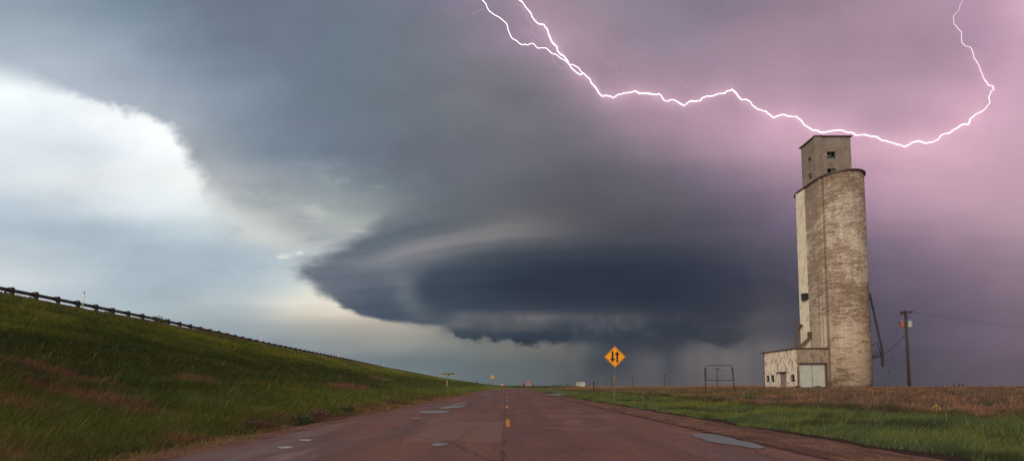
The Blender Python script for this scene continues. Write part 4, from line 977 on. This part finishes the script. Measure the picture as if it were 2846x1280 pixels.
# ------------------------------------------------------------------ utility pole with transformers
PD = 68.0
pb = at(2528,1080,PD); pt_ = at(2516,862,PD)
pole = thing('utility_pole', 'brown wooden utility pole with cross arm and transformer cans right of the grain elevator', 'utility pole', (pb.x, pb.y, pb.z-.2))
bm = NB(); tube(bm, [pb-Vector((0,0,.5)), pb.lerp(pt_,.5), pt_], [.21,.18,.145], 14); link('pole', bm, M['wood'], pole, smooth=True)
def onpole(py): return pb.lerp(pt_, (1080-py)/(1080-862))
c0 = onpole(868)
bm = NB()
beam(bm, c0+Vector((-.95,-.25,-.02)), c0+Vector((.85,-.25,.06)), .15, .18)
beam(bm, c0+Vector((-.5,.2,-.1)), c0+Vector((.75,.62,.02)), .13, .15)
for a in (-.7,.6): beam(bm, c0+Vector((a,-.26,-.05)), c0+Vector((0,-.2,-.75)), .05)
link('cross_arm', bm, M['wood'], pole)
for a, yy in ((-.88,-.25),(-.5,-.25),(.42,-.25),(.78,-.25),(.3,.45),(.65,.6)):
    bm = NB(); p = c0+Vector((a, yy, .05)); tube(bm, [p, p+Vector((0,0,.08)), p+Vector((0,0,.12)), p+Vector((0,0,.22))], [.025,.03,.06,.04], 8); link('insulator', bm, M['dkmetal'], pole)
bm = NB(); p = c0+Vector((-.95,-.25,-.08)); tube(bm, [p, p+Vector((-.05,0,-.25)), p+Vector((.02,0,-.5))], .035, 6); link('fuse_cutout', bm, M['dkmetal'], pole); bm = NB(); p2 = c0+Vector((-.35,-.25,-.05)); tube(bm, [p2, p2+Vector((-.03,0,-.45))], .03, 6); link('fuse_cutout', bm, M['dkmetal'], pole); bm = NB()
p = onpole(882)+Vector((.2,-.1,0)); tube(bm, [p, p+Vector((.1,0,.02))], .05, 6); link('fuse_cutout', bm, M['dkmetal'], pole)
ct = onpole(901)
def can(name, dx_, dy_, r_, h_, m):
    bm = NB(); p = ct+Vector((dx_, dy_, -h_/2))
    tube(bm, [p+Vector((0,0,0)), p+Vector((0,0,.04)), p+Vector((0,0,h_-.08)), p+Vector((0,0,h_-.06)), p+Vector((0,0,h_))], [r_*.93, r_, r_, r_*1.06, r_*1.02], 20)
    o = link(name, bm, m, pole, smooth=False)
    for sx in (-.09,.08):
        bm = NB(); q = p+Vector((sx,0,h_)); tube(bm, [q, q+Vector((0,0,.12)), q+Vector((0,0,.24))], [.05,.04,.02], 8); link('bushing', bm, M['greybox'], o)
    return o
can('transformer', .48, -.12, .31, .92, M['greybox'])
can('transformer', -.30, .30, .30, .86, M['redbox'])
bm = NB()
p = ct+Vector((.8,-.1,.35)); tube(bm, [p, p+Vector((.2,0,-.05)), p+Vector((.2,0,-.7)), ct+Vector((.45,-.1,-.72)), ct+Vector((.1,-.1,-.5))], .018, 6)
p = ct+Vector((-.45,.2,-.4)); tube(bm, [p, p+Vector((.0,0,-.25)), p+Vector((.35,0,-.42)), ct+Vector((.05,0,-.5))], .018, 6)
link('jumper_wire', bm, M['cable'], pole)
def sag(p, q, s_, n=14):
    return [Vector(p).lerp(Vector(q), k/n)-Vector((0,0,4*s_*(k/n)*(1-k/n))) for k in range(n+1)]
bm = NB(); tube(bm, sag(onpole(925), at(2452,986,GY-.2), .35), .035, 6)
tag(link('service_cable', bm, M['cable']), 'dark sagging cable from the utility pole down to the elevator gantry', 'cable')
bm = NB()
gA = onpole(872)+Vector((-.9,-.2,-.1)); gB = at(2461,1074,PD-4)
tube(bm, [gA, gB], .014, 5)
for f_ in (.62,.80):
    p = gA.lerp(gB, f_); dd_ = (gB-gA).normalized(); tube(bm, [p-dd_*.18, p-dd_*.06, p+dd_*.06, p+dd_*.18], [.02,.07,.07,.02], 8)
tag(link('guy_wire', bm, M['cable']), 'thin guy wire with strain insulators slanting left from the utility pole', 'wire')
for i, (oy, yb_) in enumerate(((0, 951), (.35, 946), (.9, 955))):
    bm = NB(); p = c0+Vector((.6-.2*i, -.25+oy, .25)); q = at(3400, yb_, 150)
    tube(bm, sag(p, q, 1.6, 24), .009, 5)
    tag(link('power_line', bm, M['cable']), ('top','middle','lowest')[i]+' of three faint power lines running right from the utility pole', 'power line', 'power lines running right from the pole')

# leaning stakes and short fence posts near the pole
def stick(name, x0, y0, x1, y1, d_, r_, label, cat, m, group=None):
    a = at(x0, y0, d_); b2 = at(x1, y1, d_); a.z -= .12
    bm = NB(); tube(bm, [a, a.lerp(b2,.5)+Vector((.004,0,0)), b2], [r_, r_*.95, r_*.85], 8)
    return tag(link(name, bm, m), label, cat, group)
g_ = 'leaning stakes by the pole'
stick('stake', 2466,1081,2457,1067,64,.06,'longer dark stake leaning left on the field left of the utility pole','stake',M['wood'],g_)
stick('stake', 2478,1079,2469,1068,66,.04,'thinner dark stake leaning left, closest to the utility pole','stake',M['wood'],g_)
g_ = 'fence posts in the field right of the pole'
for i, (xx, lab) in enumerate(((2652,'leftmost of three short fence posts in the dry field'),(2665,'middle of three short fence posts in the dry field'),(2675.5,'rightmost of three short fence posts in the dry field'))):
    stick('fence_post', xx+1, 1079, xx-1+i*.3, 1064.5, 62, .075, lab, 'fence post', M['wood'], g_)
stick('fence_post', 1651, 1084.5, 1649.3, 1058.5, 70, .13, 'thick dark wooden post standing alone right of the small white board', 'post', M['post'])
# broken machine part / brush pile lying on the horizon
bm = NB(); p = at(2620,1075,90)
for k in range(9): beam(bm, p+Vector((random.uniform(-.9,.3),random.uniform(-.3,.3),-.1)), p+Vector((random.uniform(-.6,.5),random.uniform(-.3,.3),random.uniform(.05,.32))), .07)
tag(link('brush_pile', bm, M['post']), 'small dark heap of scrap lying low on the field horizon left of three posts', 'debris')

# ------------------------------------------------------------------ two-way traffic sign
SDP = 36.4
sb = at(1707,1112,SDP); sc_ = at(1709,990.5,SDP); HALF = 30.2/F*SDP
sign = thing('road_sign', 'large orange-yellow diamond sign with two opposing black arrows on a steel post', 'road sign', (sb.x, sb.y, sb.z))
def diamond(bm, c, half, r_, y0, y1):
    pts = []
    for k in range(4):
        a = k*math.pi/2; tip = Vector((math.cos(a), math.sin(a)))*half; per = Vector((-math.sin(a), math.cos(a)))
        for j in range(-3, 4):
            th = j/3*math.pi/4
            cc = tip*(1-r_*math.sqrt(2)/half); v = cc+Vector((math.cos(a+th), math.sin(a+th)))*r_
            pts.append((c.x+v.x, c.z+v.y))
    slab_xz(bm, pts, y0, y1)
bm = NB(); diamond(bm, sc_, HALF, .07, SDP, SDP+.012); plate = link('plate', bm, M['orange'], sign)
bm = NB(); diamond(bm, sc_, HALF*.955, .06, SDP-.005, SDP-.001); border = link('border', bm, M['black'], plate)
bm = NB(); diamond(bm, sc_, HALF*.90, .05, SDP-.009, SDP-.006); link('face', bm, M['orange'], plate)
def arrow(px, up):
    s_ = HALF*2/60.4
    c = Vector((sc_.x+(px-1709)*s_, 0, sc_.z))
    y_ = SDP-.0135
    w1, w2 = 2.55*s_, 7.2*s_; L = 15.5*s_; hd = 10.5*s_
    pts = [(-w1,-L),(w1,-L),(w1,L-hd),(w2,L-hd),(0,L),(-w2,L-hd),(-w1,L-hd)]
    if not up: pts = [(-a, -b_) for a, b_ in pts]
    bm = NB(); slab_xz(bm, [(c.x+a, c.z+b_+(0 if up else .3*s_)) for a, b_ in pts], y_, y_+.004)
    link('arrow', bm, M['black'], plate)
arrow(1702.3, False); arrow(1715.3, True)
bm = NB(); tp = Vector((sc_.x, SDP+.04, sc_.z+HALF*.7)); beam(bm, Vector((sb.x, SDP+.04, sb.z-.5)), tp, .085, .06, up=Vector((0,1,0))); link('post', bm, M['steel'], sign)
bm = NB(); q = at(1707.3,1051,SDP); box(bm, (q.x-.09, SDP-.02, q.z-.2), (q.x+.09, SDP+.009, q.z+.2)); link('object_marker', bm, simple('faded_amber', (.24,.13,.06), .7), sign)

# ------------------------------------------------------------------ empty sign frame
FD = 49.0
fr_ = thing('sign_frame', 'empty dark tubular sign frame on two leaning pipes in the dry field', 'sign frame', at(2000,1093,FD))
bm = NB()
L0, L1 = at(1962,1094,FD)-Vector((0,0,.3)), at(1958.5,1020,FD); R0, R1 = at(2042,1092,FD)-Vector((0,0,.3)), at(2035.5,1020,FD)
bm = NB(); tube(bm, [L0, L1], .065, 10); link('leg', bm, M['frame'], fr_, smooth=True)
bm = NB(); tube(bm, [R0, R1], .065, 10); link('leg', bm, M['frame'], fr_, smooth=True)
cs = [(1962.5,1053),(1962,1017),(1963.5,1014.8),(1966,1014.2),(2029,1014.4),(2032.3,1015.3),(2033.8,1018),(2037,1052.5),(2036,1055),(2032,1056),(1967,1055.5),(1964,1055.2),(1962.5,1053)]
bm = NB(); tube(bm, [at(a, b_, FD-.1) for a, b_ in cs], .042, 8); link('frame', bm, M['frame'], fr_, smooth=True)
for yy in (1028, 1040, 1048):
    bm = NB(); tube(bm, sag(at(1962.5,yy,FD-.1), at(2035.5,yy+.5,FD-.1), .01, 4), .008, 5); link('cross_wire', bm, M['cable'], fr_)

# ------------------------------------------------------------------ T-shaped poles along the far line
def tpole(px, yb_, yt, d_, w_, label, lean=0.0, r_=.13):
    b0 = at(px+lean, yb_, d_); t0 = at(px, yt, d_)
    o = thing('far_utility_pole', label, 'utility pole', b0, 'distant utility poles on the horizon')
    bm = NB(); tube(bm, [b0-Vector((0,0,1.2)), t0], [r_*1.15, r_*.9], 8); link('pole', bm, M['wood'], o)
    if w_:
        k = d_/F*w_/2
        z_ = t0-Vector((0,0,.35)); bm = NB(); beam(bm, z_+Vector((-k,-.15,0)), z_+Vector((k,-.15,0)), .16, .2)
        for a in (-.35,.35): beam(bm, z_+Vector((k*a*1.4,-.16,-.02)), z_+Vector((0,-.16,-k*.45)), .06)
        link('cross_arm', bm, M['wood'], o)
    return o
tpole(1993,1072,1020,165,17,'nearest T-shaped utility pole, seen through the empty sign frame')
tpole(1846,1074,1040,260,14,'leaning T-shaped utility pole between the orange sign and the empty frame',lean=1.5,r_=.17)
tpole(1757.7,1075,1046.5,300,11,'T-shaped utility pole just right of the orange diamond sign',r_=.17)
tpole(1701,1075,1046.5,310,7,'leaning T-shaped utility pole just left of the orange diamond sign post',lean=-2.2,r_=.17)
tpole(1659.7,1075,1055,380,7.5,'small T-shaped utility pole between the lone dark post and the bare pole',r_=.2)
tpole(1685,1076,1056,360,0,'bare far pole without a cross arm left of the diamond sign',r_=.2)
tpole(1628,1080,1057,230,4,'thin pole standing against the right end of the small white board',r_=.12)
for i, (px, yb_, yt, w_, lab) in enumerate([(1545.5,1074,1064,0,'thin far pole beside the leftmost low shed'),(1552.5,1074,1065,0,'thin far pole above the long low building'),
        (1557.5,1074,1064,0,'second thin far pole above the long low building'),(1570.5,1074,1062,3,'far pole at the left end of the right hand building'),
        (1586.3,1074,1061,2.5,'far pole at the right end of the right hand building'),(1481.5,1073,1064,0,'thin far post just right of the orange road works'),
        (1636.8,1075,1067,0,'short far post right of the white board')]):
    tpole(px, yb_, yt, 520, w_, lab, r_=.28)

# low farm buildings on the horizon
def barn(x0, x1, y0, d_, label, m, dep=14, gable=True):
    a = at(x0, y0, d_); b2 = at(x1, y0, d_); zb = 0.6
    o = thing('farm_building', label, 'building', (a.x, d_, zb), 'low farm buildings on the horizon')
    ht = a.z; bm = NB(); box(bm, (a.x, d_, zb), (b2.x, d_+dep, ht*.62+.4)); link('wall', bm, m, o)
    bm = NB(); e_ = ht*.62+.4
    L = [(a.x-.4, d_-.4, e_), (b2.x+.4, d_-.4, e_), (b2.x+.4, d_+dep+.4, e_), (a.x-.4, d_+dep+.4, e_), (a.x+.8, d_+dep/2, ht), (b2.x-.8, d_+dep/2, ht)]
    v_ = [bm.verts.new(p) for p in L]
    for f_ in ((0,1,5,4),(1,2,5),(2,3,4,5),(3,0,4),(3,2,1,0)): bm.faces.new([v_[k] for k in f_])
    link('roof', bm, M['post'], o)
    bm = NB(); w3 = (b2.x-a.x); box(bm, (a.x+w3*.35, d_-.06, zb), (a.x+w3*.5, d_-.002, zb+(e_-zb)*.75)); link('door', bm, M['steel'], o)
    return o
barn(1536, 1545, 1068.8, 520, 'small dark shed with rounded hump, leftmost of the horizon buildings', M['steel'])
barn(1548, 1566, 1071, 620, 'long low dark building in the middle of the horizon group', M['post'])
barn(1572, 1591, 1070.6, 560, 'low bluish building with poles at both ends, rightmost of the group', M['steel'])
bm = NB(); q = at(1577.3,1073,540)
wt = thing('grain_bin', 'narrow dark tower rising above the right hand farm building', 'tower', q)
tube(bm, [at(1577.3,1074,540), at(1577.3,1064,540)], .35, 8); link('leg', bm, M['post'], wt)
bm = NB(); tube(bm, [at(1577.3,1065,540), at(1577.3,1064,540), at(1577.3,1061,540), at(1577.3,1060,540)], [.5,.8,.8,.2], 12); link('tank', bm, M['steel'], wt)
# low rail fence far right of the board
bm = NB(); d_ = 260.0
for k in range(5): beam(bm, at(1664+4.5*k,1075,d_), at(1664+4.5*k,1070,d_), .16)
for yy in (1070.4, 1072): beam(bm, at(1663.5,yy,d_), at(1682.5,yy,d_), .14)
tag(link('rail_fence', bm, M['steel']), 'short low grey rail fence on the horizon between two far poles', 'fence')

# white board with black emblem
BD = 180.0
bo = thing('white_board', 'small white roadside board with black square emblem and dark lines of text', 'sign board', at(1614,1080,BD))
def rb(x0, x1, y0, y1, dd_, th, m, name, par):
    a = at(x0, y1, BD); c = at(x1, y0, BD); bm = NB(); box(bm, (a.x, BD-dd_, a.z), (c.x, BD-dd_+th, c.z)); return link(name, bm, m, par)
pn = rb(1601.5,1626.5,1061,1071.6,0,.08,M['white'],'panel',bo)
em = rb(1603,1610.6,1062,1070.8,.025,.02,M['black'],'emblem',pn)
rb(1605,1608.8,1063.6,1069.4,.05,.02,M['white'],'mark',em)
for a, b_, y0, y1 in ((1612.3,1625,1063,1064.3),(1612.3,1625.2,1065.5,1066.8),(1615,1618,1069,1070),(1623.5,1624.6,1068.2,1070)): rb(a, b_, y0, y1, .025, .02, M['steel'], 'text_line', pn)
for px in (1602.2,1611.3,1614.5,1626):
    bm = NB(); beam(bm, at(px,1081,BD+.15)-Vector((0,0,.6)), at(px,1063,BD+.15), .14); link('leg', bm, M['wood'], bo)

# T sign seen from behind on the left verge
TD = 60.0
ts = thing('guide_sign', 'horizontal green and pale yellow plate sign on a thin post on the left verge', 'road sign', at(1241,1087,TD))
a, c = at(1228,1039.2,TD), at(1262.3,1036.2,TD); bm = NB(); box(bm, (a.x,TD-.03,a.z),(c.x,TD+.03,c.z)); link('top_strip', bm, M['green'], ts)
a, c = at(1227.6,1042.6,TD), at(1262.6,1039.2,TD); bm = NB(); box(bm, (a.x,TD-.0,a.z),(c.x,TD+.03,c.z-.004)); link('plate', bm, M['paleyel'], ts)
bm = NB(); beam(bm, at(1241.5,1088,TD-.08)-Vector((0,0,.4)), at(1245,1037,TD-.08), .09, up=Vector((0,1,0))); link('post', bm, M['steel'], ts)
a, c = at(1240.6,1071.5,TD), at(1244.8,1057,TD); bm = NB(); box(bm, (a.x,TD-.16,a.z),(c.x,TD-.128,c.z)); link('reflector_strip', bm, simple('amber_reflector', (.36,.17,.08), .6), ts)

# distant yellow warning diamond
YD = 205.0
yc = at(1368.6,1046.8,YD); h2 = 5.6/F*YD*1.0
ys_ = thing('road_sign', 'tiny distant yellow diamond sign with black symbol at the end of the road', 'road sign', at(1367,1072,YD))
bm = NB(); diamond(bm, yc, h2, .1, YD, YD+.03); pl = link('plate', bm, M['orange'], ys_)
bm = NB(); slab_xz(bm, [(yc.x-.12,yc.z-.42),(yc.x+.12,yc.z-.42),(yc.x+.12,yc.z+.15),(yc.x+.26,yc.z+.15),(yc.x,yc.z+.5),(yc.x-.26,yc.z+.15),(yc.x-.12,yc.z+.15)], YD-.03, YD-.005); link('symbol', bm, M['black'], pl)
bm = NB(); beam(bm, at(1367,1073,YD)-Vector((0,0,.8)), Vector((yc.x, YD+.08, yc.z)), .13); link('post', bm, M['steel'], ys_)

# grey sign backs beyond the bend
def sback(x0, x1, y0, y1, yb_, d_, label, m, legs=2):
    o = thing('distant_sign', label, 'road sign', at((x0+x1)/2, yb_, d_), 'small far signs beyond the bend')
    a, c = at(x0, y1, d_), at(x1, y0, d_); bm = NB(); box(bm, (a.x,d_,a.z),(c.x,d_+.08,c.z)); link('plate', bm, m, o)
    for k in range(legs):
        px = x0+(x1-x0)*(k+.5)/legs; bm = NB(); beam(bm, at(px,yb_,d_+.12)-Vector((0,0,1.5)), at(px,y0+1,d_+.12), .16); link('leg', bm, M['steel'], o)
    return o
sback(1323,1327.3,1056.5,1064.5,1067,300,'taller grey sign back on the end of the green bank',M['steel'],1)
sback(1328,1330,1059,1065,1068,300,'narrow grey sign back right beside the taller one',M['steel'],1)
sback(1354.5,1360.5,1064,1068.5,1071,320,'pair of low grey sign plates left of the tiny yellow diamond',M['rail'],2)
sback(1362,1364.6,1064.3,1069.5,1071,320,'narrow grey sign plate touching the tiny yellow diamond post',M['steel'],1)
sback(1453.5,1459.5,1064.5,1071,1073,250,'squat brownish plate left of the orange road works',M['rust'],1)
sback(1490.8,1493.4,1066,1068,1073,320,'tiny square sign first right of the road works',M['steel'],1)
sback(1515.4,1518.2,1064.4,1066.8,1074,320,'tiny square sign second right of the road works',M['steel'],1)
sback(1531,1533,1066.6,1068.2,1074,320,'tiny square sign beside the leftmost shed',M['steel'],1)
# orange work-zone things
def drum(px, yb_, yt, d_, label, wpx):
    b0 = at(px, yb_, d_); t0 = at(px, yt, d_); H_ = t0.z-b0.z; r_ = wpx/2/F*d_
    o = thing('traffic_drum', label, 'traffic drum', b0, 'orange drums at the road works')
    bm = NB(); tube(bm, [b0-Vector((0,0,.3)), b0+Vector((0,0,H_*.5)), t0-Vector((0,0,.1)), t0], [r_*1.05, r_, r_*.95, r_*.5], 14); link('body', bm, M['red_orange'], o)
    for f_ in (.3,.62):
        bm = NB(); z_ = b0+Vector((0,0,H_*f_)); tube(bm, [z_, z_+Vector((0,0,H_*.14))], r_*1.07, 14); link('band', bm, M['white'], o)
drum(1464.8, 1072.5, 1067, 250, 'left of two orange drums under the distant orange sign', 4.2)
drum(1471.8, 1072.5, 1067, 250, 'right of two orange drums under the distant orange sign', 4.2)
ow = thing('work_sign', 'distant red-orange diamond warning sign on a stand above two drums', 'road sign', at(1468,1073,252))
c0_ = at(1468.3,1060.5,252)
bm = NB(); diamond(bm, c0_, 4.6/F*252, .08, 252, 252.05); link('plate', bm, M['red_orange'], ow)
bm = NB()
for px in (1464,1472.5): beam(bm, at(px,1074,252.15), c0_+Vector((0,.15,0)), .12)
link('stand', bm, M['dkmetal'], ow)
ob = thing('work_sign', 'small low orange panel with white arrow right of the tiny yellow diamond', 'road sign', at(1396,1073,240))
a, c = at(1392.2,1071.6,240), at(1400,1064.6,240)
bm = NB(); box(bm, (a.x,240,a.z),(c.x,240.06,c.z)); pl = link('plate', bm, M['red_orange'], ob)
m_ = (a+c)/2; k_ = (c.x-a.x)
bm = NB(); slab_xz(bm, [(m_.x-k_*.3,m_.z-.15),(m_.x,m_.z-.15),(m_.x,m_.z-.35),(m_.x+k_*.32,m_.z),(m_.x,m_.z+.35),(m_.x,m_.z+.15),(m_.x-k_*.3,m_.z+.15)], 239.96, 239.99); link('arrow', bm, M['white'], pl)
bm = NB(); beam(bm, Vector((m_.x, 240.1, a.z-1)), Vector((m_.x, 240.1, m_.z)), .12); link('post', bm, M['dkmetal'], ob)

# ------------------------------------------------------------------ shrubs and weeds
def shrub(px, py, size, label, m, seed, loc=None, n=420, flat=.75, name='shrub', cat='shrub'):
    r_ = np.random.default_rng(seed)
    u, v = uv(px, py)
    # walk along the bearing until it meets the ground
    dd_ = np.linspace(6, 160, 4000); zz = EYE+v*dd_-gz(u*dd_, dd_)
    k = np.argmax(zz < 0.0); dist = dd_[k] if zz[k] < 0 else 40.0
    X_, Y_ = u*dist, dist; Z_ = float(gz(np.array([X_]), np.array([Y_]))[0])
    q = r_.standard_normal((n, 3)); q /= np.linalg.norm(q, axis=1)[:,None]
    rad = r_.uniform(.3, 1, n)[:,None]**.6*(1+.35*np.sin(q[:,:1]*5+seed)+.25*np.sin(q[:,1:2]*7))
    c = q*rad*np.array([1, .9, flat])*size; c[:,2] = np.abs(c[:,2])
    L = size*r_.uniform(.16, .34, n); a_ = r_.standard_normal((n, 3)); a_ /= np.linalg.norm(a_, axis=1)[:,None]; a_[:,2] = np.abs(a_[:,2])*1.3
    b_ = np.cross(a_, r_.standard_normal((n, 3))); b_ /= np.linalg.norm(b_, axis=1)[:,None]
    v4 = np.stack([c, c+a_*L[:,None]*.5+b_*L[:,None]*.22, c+a_*L[:,None], c+a_*L[:,None]*.5-b_*L[:,None]*.22], 1)
    f = np.arange(n*4).reshape(-1, 4)
    o = thing(name, label, cat, (X_, Y_, Z_))
    fo = raw_mesh('foliage', v4.reshape(-1, 3), f, m, smooth=False); fo.parent = o
    bm = NB()
    for k2 in range(6):
        an = k2*1.05+seed; tube(bm, [(0,0,-.1), (math.cos(an)*size*.3, math.sin(an)*size*.3, size*.35), (math.cos(an)*size*.6, math.sin(an)*size*.55, size*.62)], [.025,.016,.008], 5)
    so = link('stem', bm, M['wood']); so.parent = o
    return o
shrub(742,1066,.42,'rounded green weed clump halfway up the bank beside a straw tuft',M['leaf'],1)
shrub(765,1048,.25,'pale straw tuft on the bank above the rounded green clump',M['dryleaf'],2,n=240,name='dry_tuft',cat='dry grass tuft')
shrub(445,901,.7,'leafy green bush against the guard rail posts',M['leaf'],3,flat=1.0)
shrub(1120,1080,.5,'dark green weed clump low on the far part of the bank',M['leaf'],4)
shrub(840,1176,.34,'bright green weed at the pavement edge of the left verge',M['leaf'],5)
shrub(962,1146,.36,'green weed among russet grass by the left road edge',M['leaf'],6)
shrub(2078,1112,.42,'upright green weed at the edge of the dry field below the shed',M['leaf'],7,flat=1.2)
shrub(2163,1118,.22,'small green weed left of the middle of the field edge',M['leaf'],8,flat=1.2)
shrub(2070,1083,.35,'dark dry tumbleweed near the right leg of the sign frame',M['post'],9,n=260,name='tumbleweed',cat='tumbleweed')
shrub(2216,1079,.5,'green weeds growing at the shed corner',M['leaf'],10)
shrub(2272,1078.5,.42,'green weeds in front of the white garage doors',M['leaf'],11)
shrub(2748,1128,.2,'green weed in the dry field toward the right edge',M['leaf'],12,n=200,flat=1.4)
shrub(720,1105,.22,'russet tuft on the lower bank',M['dryleaf'],13,n=200,name='dry_tuft',cat='dry grass tuft')
shrub(1055,1052,.4,'pair of straw coloured tufts high on the far bank',M['dryleaf'],14,n=240,name='dry_tuft',cat='dry grass tuft')
shrub(1180,1108,.34,'purple-red weed tuft nearest the pale puddles on the left road edge',M['purple'],21,n=300,name='weed_tuft',cat='weeds')
shrub(1085,1120,.36,'large purple-red weed tuft on the left road edge, before the pale puddles',M['purple'],22,n=340,name='weed_tuft',cat='weeds')
shrub(890,1158,.30,'purplish tuft between the two green weeds at the left pavement edge',M['purple'],23,n=320,name='weed_tuft',cat='weeds')
shrub(700,1188,.26,'low purplish tuft in the near left verge grass',M['purple'],24,n=260,name='weed_tuft',cat='weeds')
shrub(2800,1178,.34,'dark tall weed in the verge at the right picture edge',M['weed'],25,n=420,flat=1.3,name='weed_tuft',cat='weeds')
shrub(2690,1165,.26,'dark russet weed in the right verge left of the tallest one',M['weed'],26,n=340,flat=1.2,name='weed_tuft',cat='weeds')
shrub(2480,1134,.26,'dark weed where green verge meets the dry field below the utility pole',M['leaf'],27,n=300,flat=1.1,name='weed_tuft',cat='weeds')
shrub(2600,1150,.2,'tiny yellow wildflowers in the right verge',M['flower'],15,n=60,flat=2.0,name='wildflower',cat='wildflowers')

for i, (px_, dz_, sz_, lab_) in enumerate([(1, 0, .40, 'dark weed clump on the bank crest at the left picture edge'), (86, 0, .32, 'small weed clump on the crest between the first two rail posts'),
        (300, 0, .38, 'weed clump on the crest right of the nearest marker post'), (560, 0, .5, 'leafy weed clump on the crest before the second marker post'), (640, 0, .42, 'low weed clump on the crest just left of the second marker post'), (820, 0, .55, 'weed clump on the crest between second and third marker posts')]):
    u = uv(px_, 880)[0]; yy_ = (RX+1.0)/u; v_ = (float(gz(np.array([RX+1.0]), np.array([yy_]))[0])-EYE)/yy_
    r_ = np.random.default_rng(50+i); n_l = 260
    q_ = r_.standard_normal((n_l, 3)); q_ /= np.linalg.norm(q_, axis=1)[:,None]
    c_ = q_*r_.uniform(.2, 1, n_l)[:,None]**.5*np.array([1.3, 1.5, .7])*sz_; c_[:,2] = np.abs(c_[:,2])
    a_ = r_.standard_normal((n_l, 3))*.6+np.array([.2, 0, .8]); L_ = sz_*r_.uniform(.2, .5, n_l)
    b_ = np.cross(a_, r_.standard_normal((n_l, 3))); b_ /= np.linalg.norm(b_, axis=1)[:,None]
    v4 = np.stack([c_, c_+a_*L_[:,None]*.5+b_*L_[:,None]*.12, c_+a_*L_[:,None], c_+a_*L_[:,None]*.5-b_*L_[:,None]*.12], 1)
    o = thing('weed_clump', lab_, 'weeds', (RX+1.0, yy_, EYE+v_*yy_))
    fo = raw_mesh('foliage', v4.reshape(-1, 3), np.arange(n_l*4).reshape(-1, 4), M['leaf'] if i % 2 else M['weed'], smooth=False); fo.parent = o

# ------------------------------------------------------------------ lightning
LD = 3200.0
def bolt_mat(name, col, st_):
    m = bpy.data.materials.new(name); m.use_nodes = True; t = NT(m.node_tree); t.n.clear()
    e = t.node('ShaderNodeEmission'); e.inputs[0].default_value = col+(1,); e.inputs[1].default_value = st_
    o = t.node('ShaderNodeOutputMaterial'); t.l.new(e.outputs[0], o.inputs[0]); return m
hot = bolt_mat('lightning_core', (1.0,.92,.97), 1.8)
warm = bolt_mat('lightning_branch', (1.0,.80,.92), 1.15)
dim = bolt_mat('lightning_faint', (.92,.60,.76), .62)
lb = thing('lightning_bolt', 'long jagged white-pink lightning bolt crossing the storm sky above the elevator', 'lightning bolt', at(2030,260,LD))
def fine(pts, j=1.3, seed=0):
    r_ = random.Random(seed); out = [pts[0]]
    for p, q in zip(pts[:-1], pts[1:]):
        L = math.hypot(q[0]-p[0], q[1]-p[1]); n = max(1, int(L/7))
        for k in range(1, n+1):
            f_ = k/n; e_ = 0 if k == n else j
            out.append((p[0]+(q[0]-p[0])*f_+r_.uniform(-e_, e_), p[1]+(q[1]-p[1])*f_+r_.uniform(-e_, e_)))
    return out
def bolt(pts, rpx, m, name, seed, taper=None, j=1.3):
    q = fine(pts, j, seed); n = len(q); k = LD/F
    rs = [(rpx if taper is None else rpx*taper(i/(n-1), q[i]))*k for i in range(n)]
    P_ = [at(a, b_, LD) for a, b_ in q]
    for i in range(n): P_[i].y += 60*math.sin(i*.21+seed)+30*math.sin(i*.07)
    for i in range(n):   # keep each bend on its bearing while the depth wanders
        u, v = uv(*q[i]); P_[i] = Vector((u*P_[i].y, P_[i].y, EYE+v*P_[i].y))
    bm = NB(); tube(bm, P_, rs, 6); return link(name, bm, m, lb)
SPL = min(range(len(CH1)), key=lambda k: abs(CH1[k][0]-2740)+abs(CH1[k][1]-222))
bolt(CH1[:SPL+1], 1.5, hot, 'channel', 1, lambda f_, p: 1.0+.16*math.sin(p[0]*.05)+.12*math.sin(p[0]*.21)-.35*max(0, (p[0]-2690)/60))
bolt(CH1[SPL:], 1.15, warm, 'branch', 21, lambda f_, p: 1.0-.62*f_)
Z1 = lambda pts: px2(pts, 1300, 0, 3.22)
Z2 = lambda pts: px2(pts, 2000, 0, 2.6336)
bolt(Z1([(100,-40),(130,0),(165,40),(172,65),(192,100),(240,135),(285,158),(350,215),(360,260),(370,290),(398,345),(445,370),(455,385),(487,403),(510,396),(535,404),(565,390),(590,392),(628,433),(655,428),(700,430),(755,480),(800,495),(830,522),(870,540),(902,570)]), 1.05, hot, 'branch', 2)
bolt(Z1([(912,577),(945,580),(990,605),(1015,640),(1030,662)]), 1.1, hot, 'branch', 3)
bolt(Z1([(430,-30),(437,0),(440,40),(480,50),(510,100),(530,160),(575,220),(580,285),(625,345),(675,352),(715,408),(765,440),(762,478)]), .5, dim, 'branch', 4)
bolt(Z1([(755,490),(765,540),(795,580),(820,600),(850,604),(895,602),(912,592)]), .5, dim, 'branch', 5)
for i, p in enumerate([Z1([(480,265),(530,310),(585,355),(590,390)]), Z1([(500,268),(545,285),(590,300)]), Z1([(1075,290),(1110,380),(1165,450),(1195,520),(1280,578),(1325,600),(1335,640),(1335,720),(1400,800)]), Z1([(1345,640),(1410,690),(1440,760),(1465,795)]),
        Z1([(1740,650),(1800,695),(1870,710),(1960,770),(2030,830),(2085,865)]), Z1([(40,125),(95,95),(130,88),(190,92)]), Z1([(660,602),(720,590),(760,585)]), Z2([(440,945),(510,925),(600,895)]), Z2([(970,1098),(1070,1070),(1170,1035)])]):
    bolt(p, .32, dim, 'branch', 10+i)
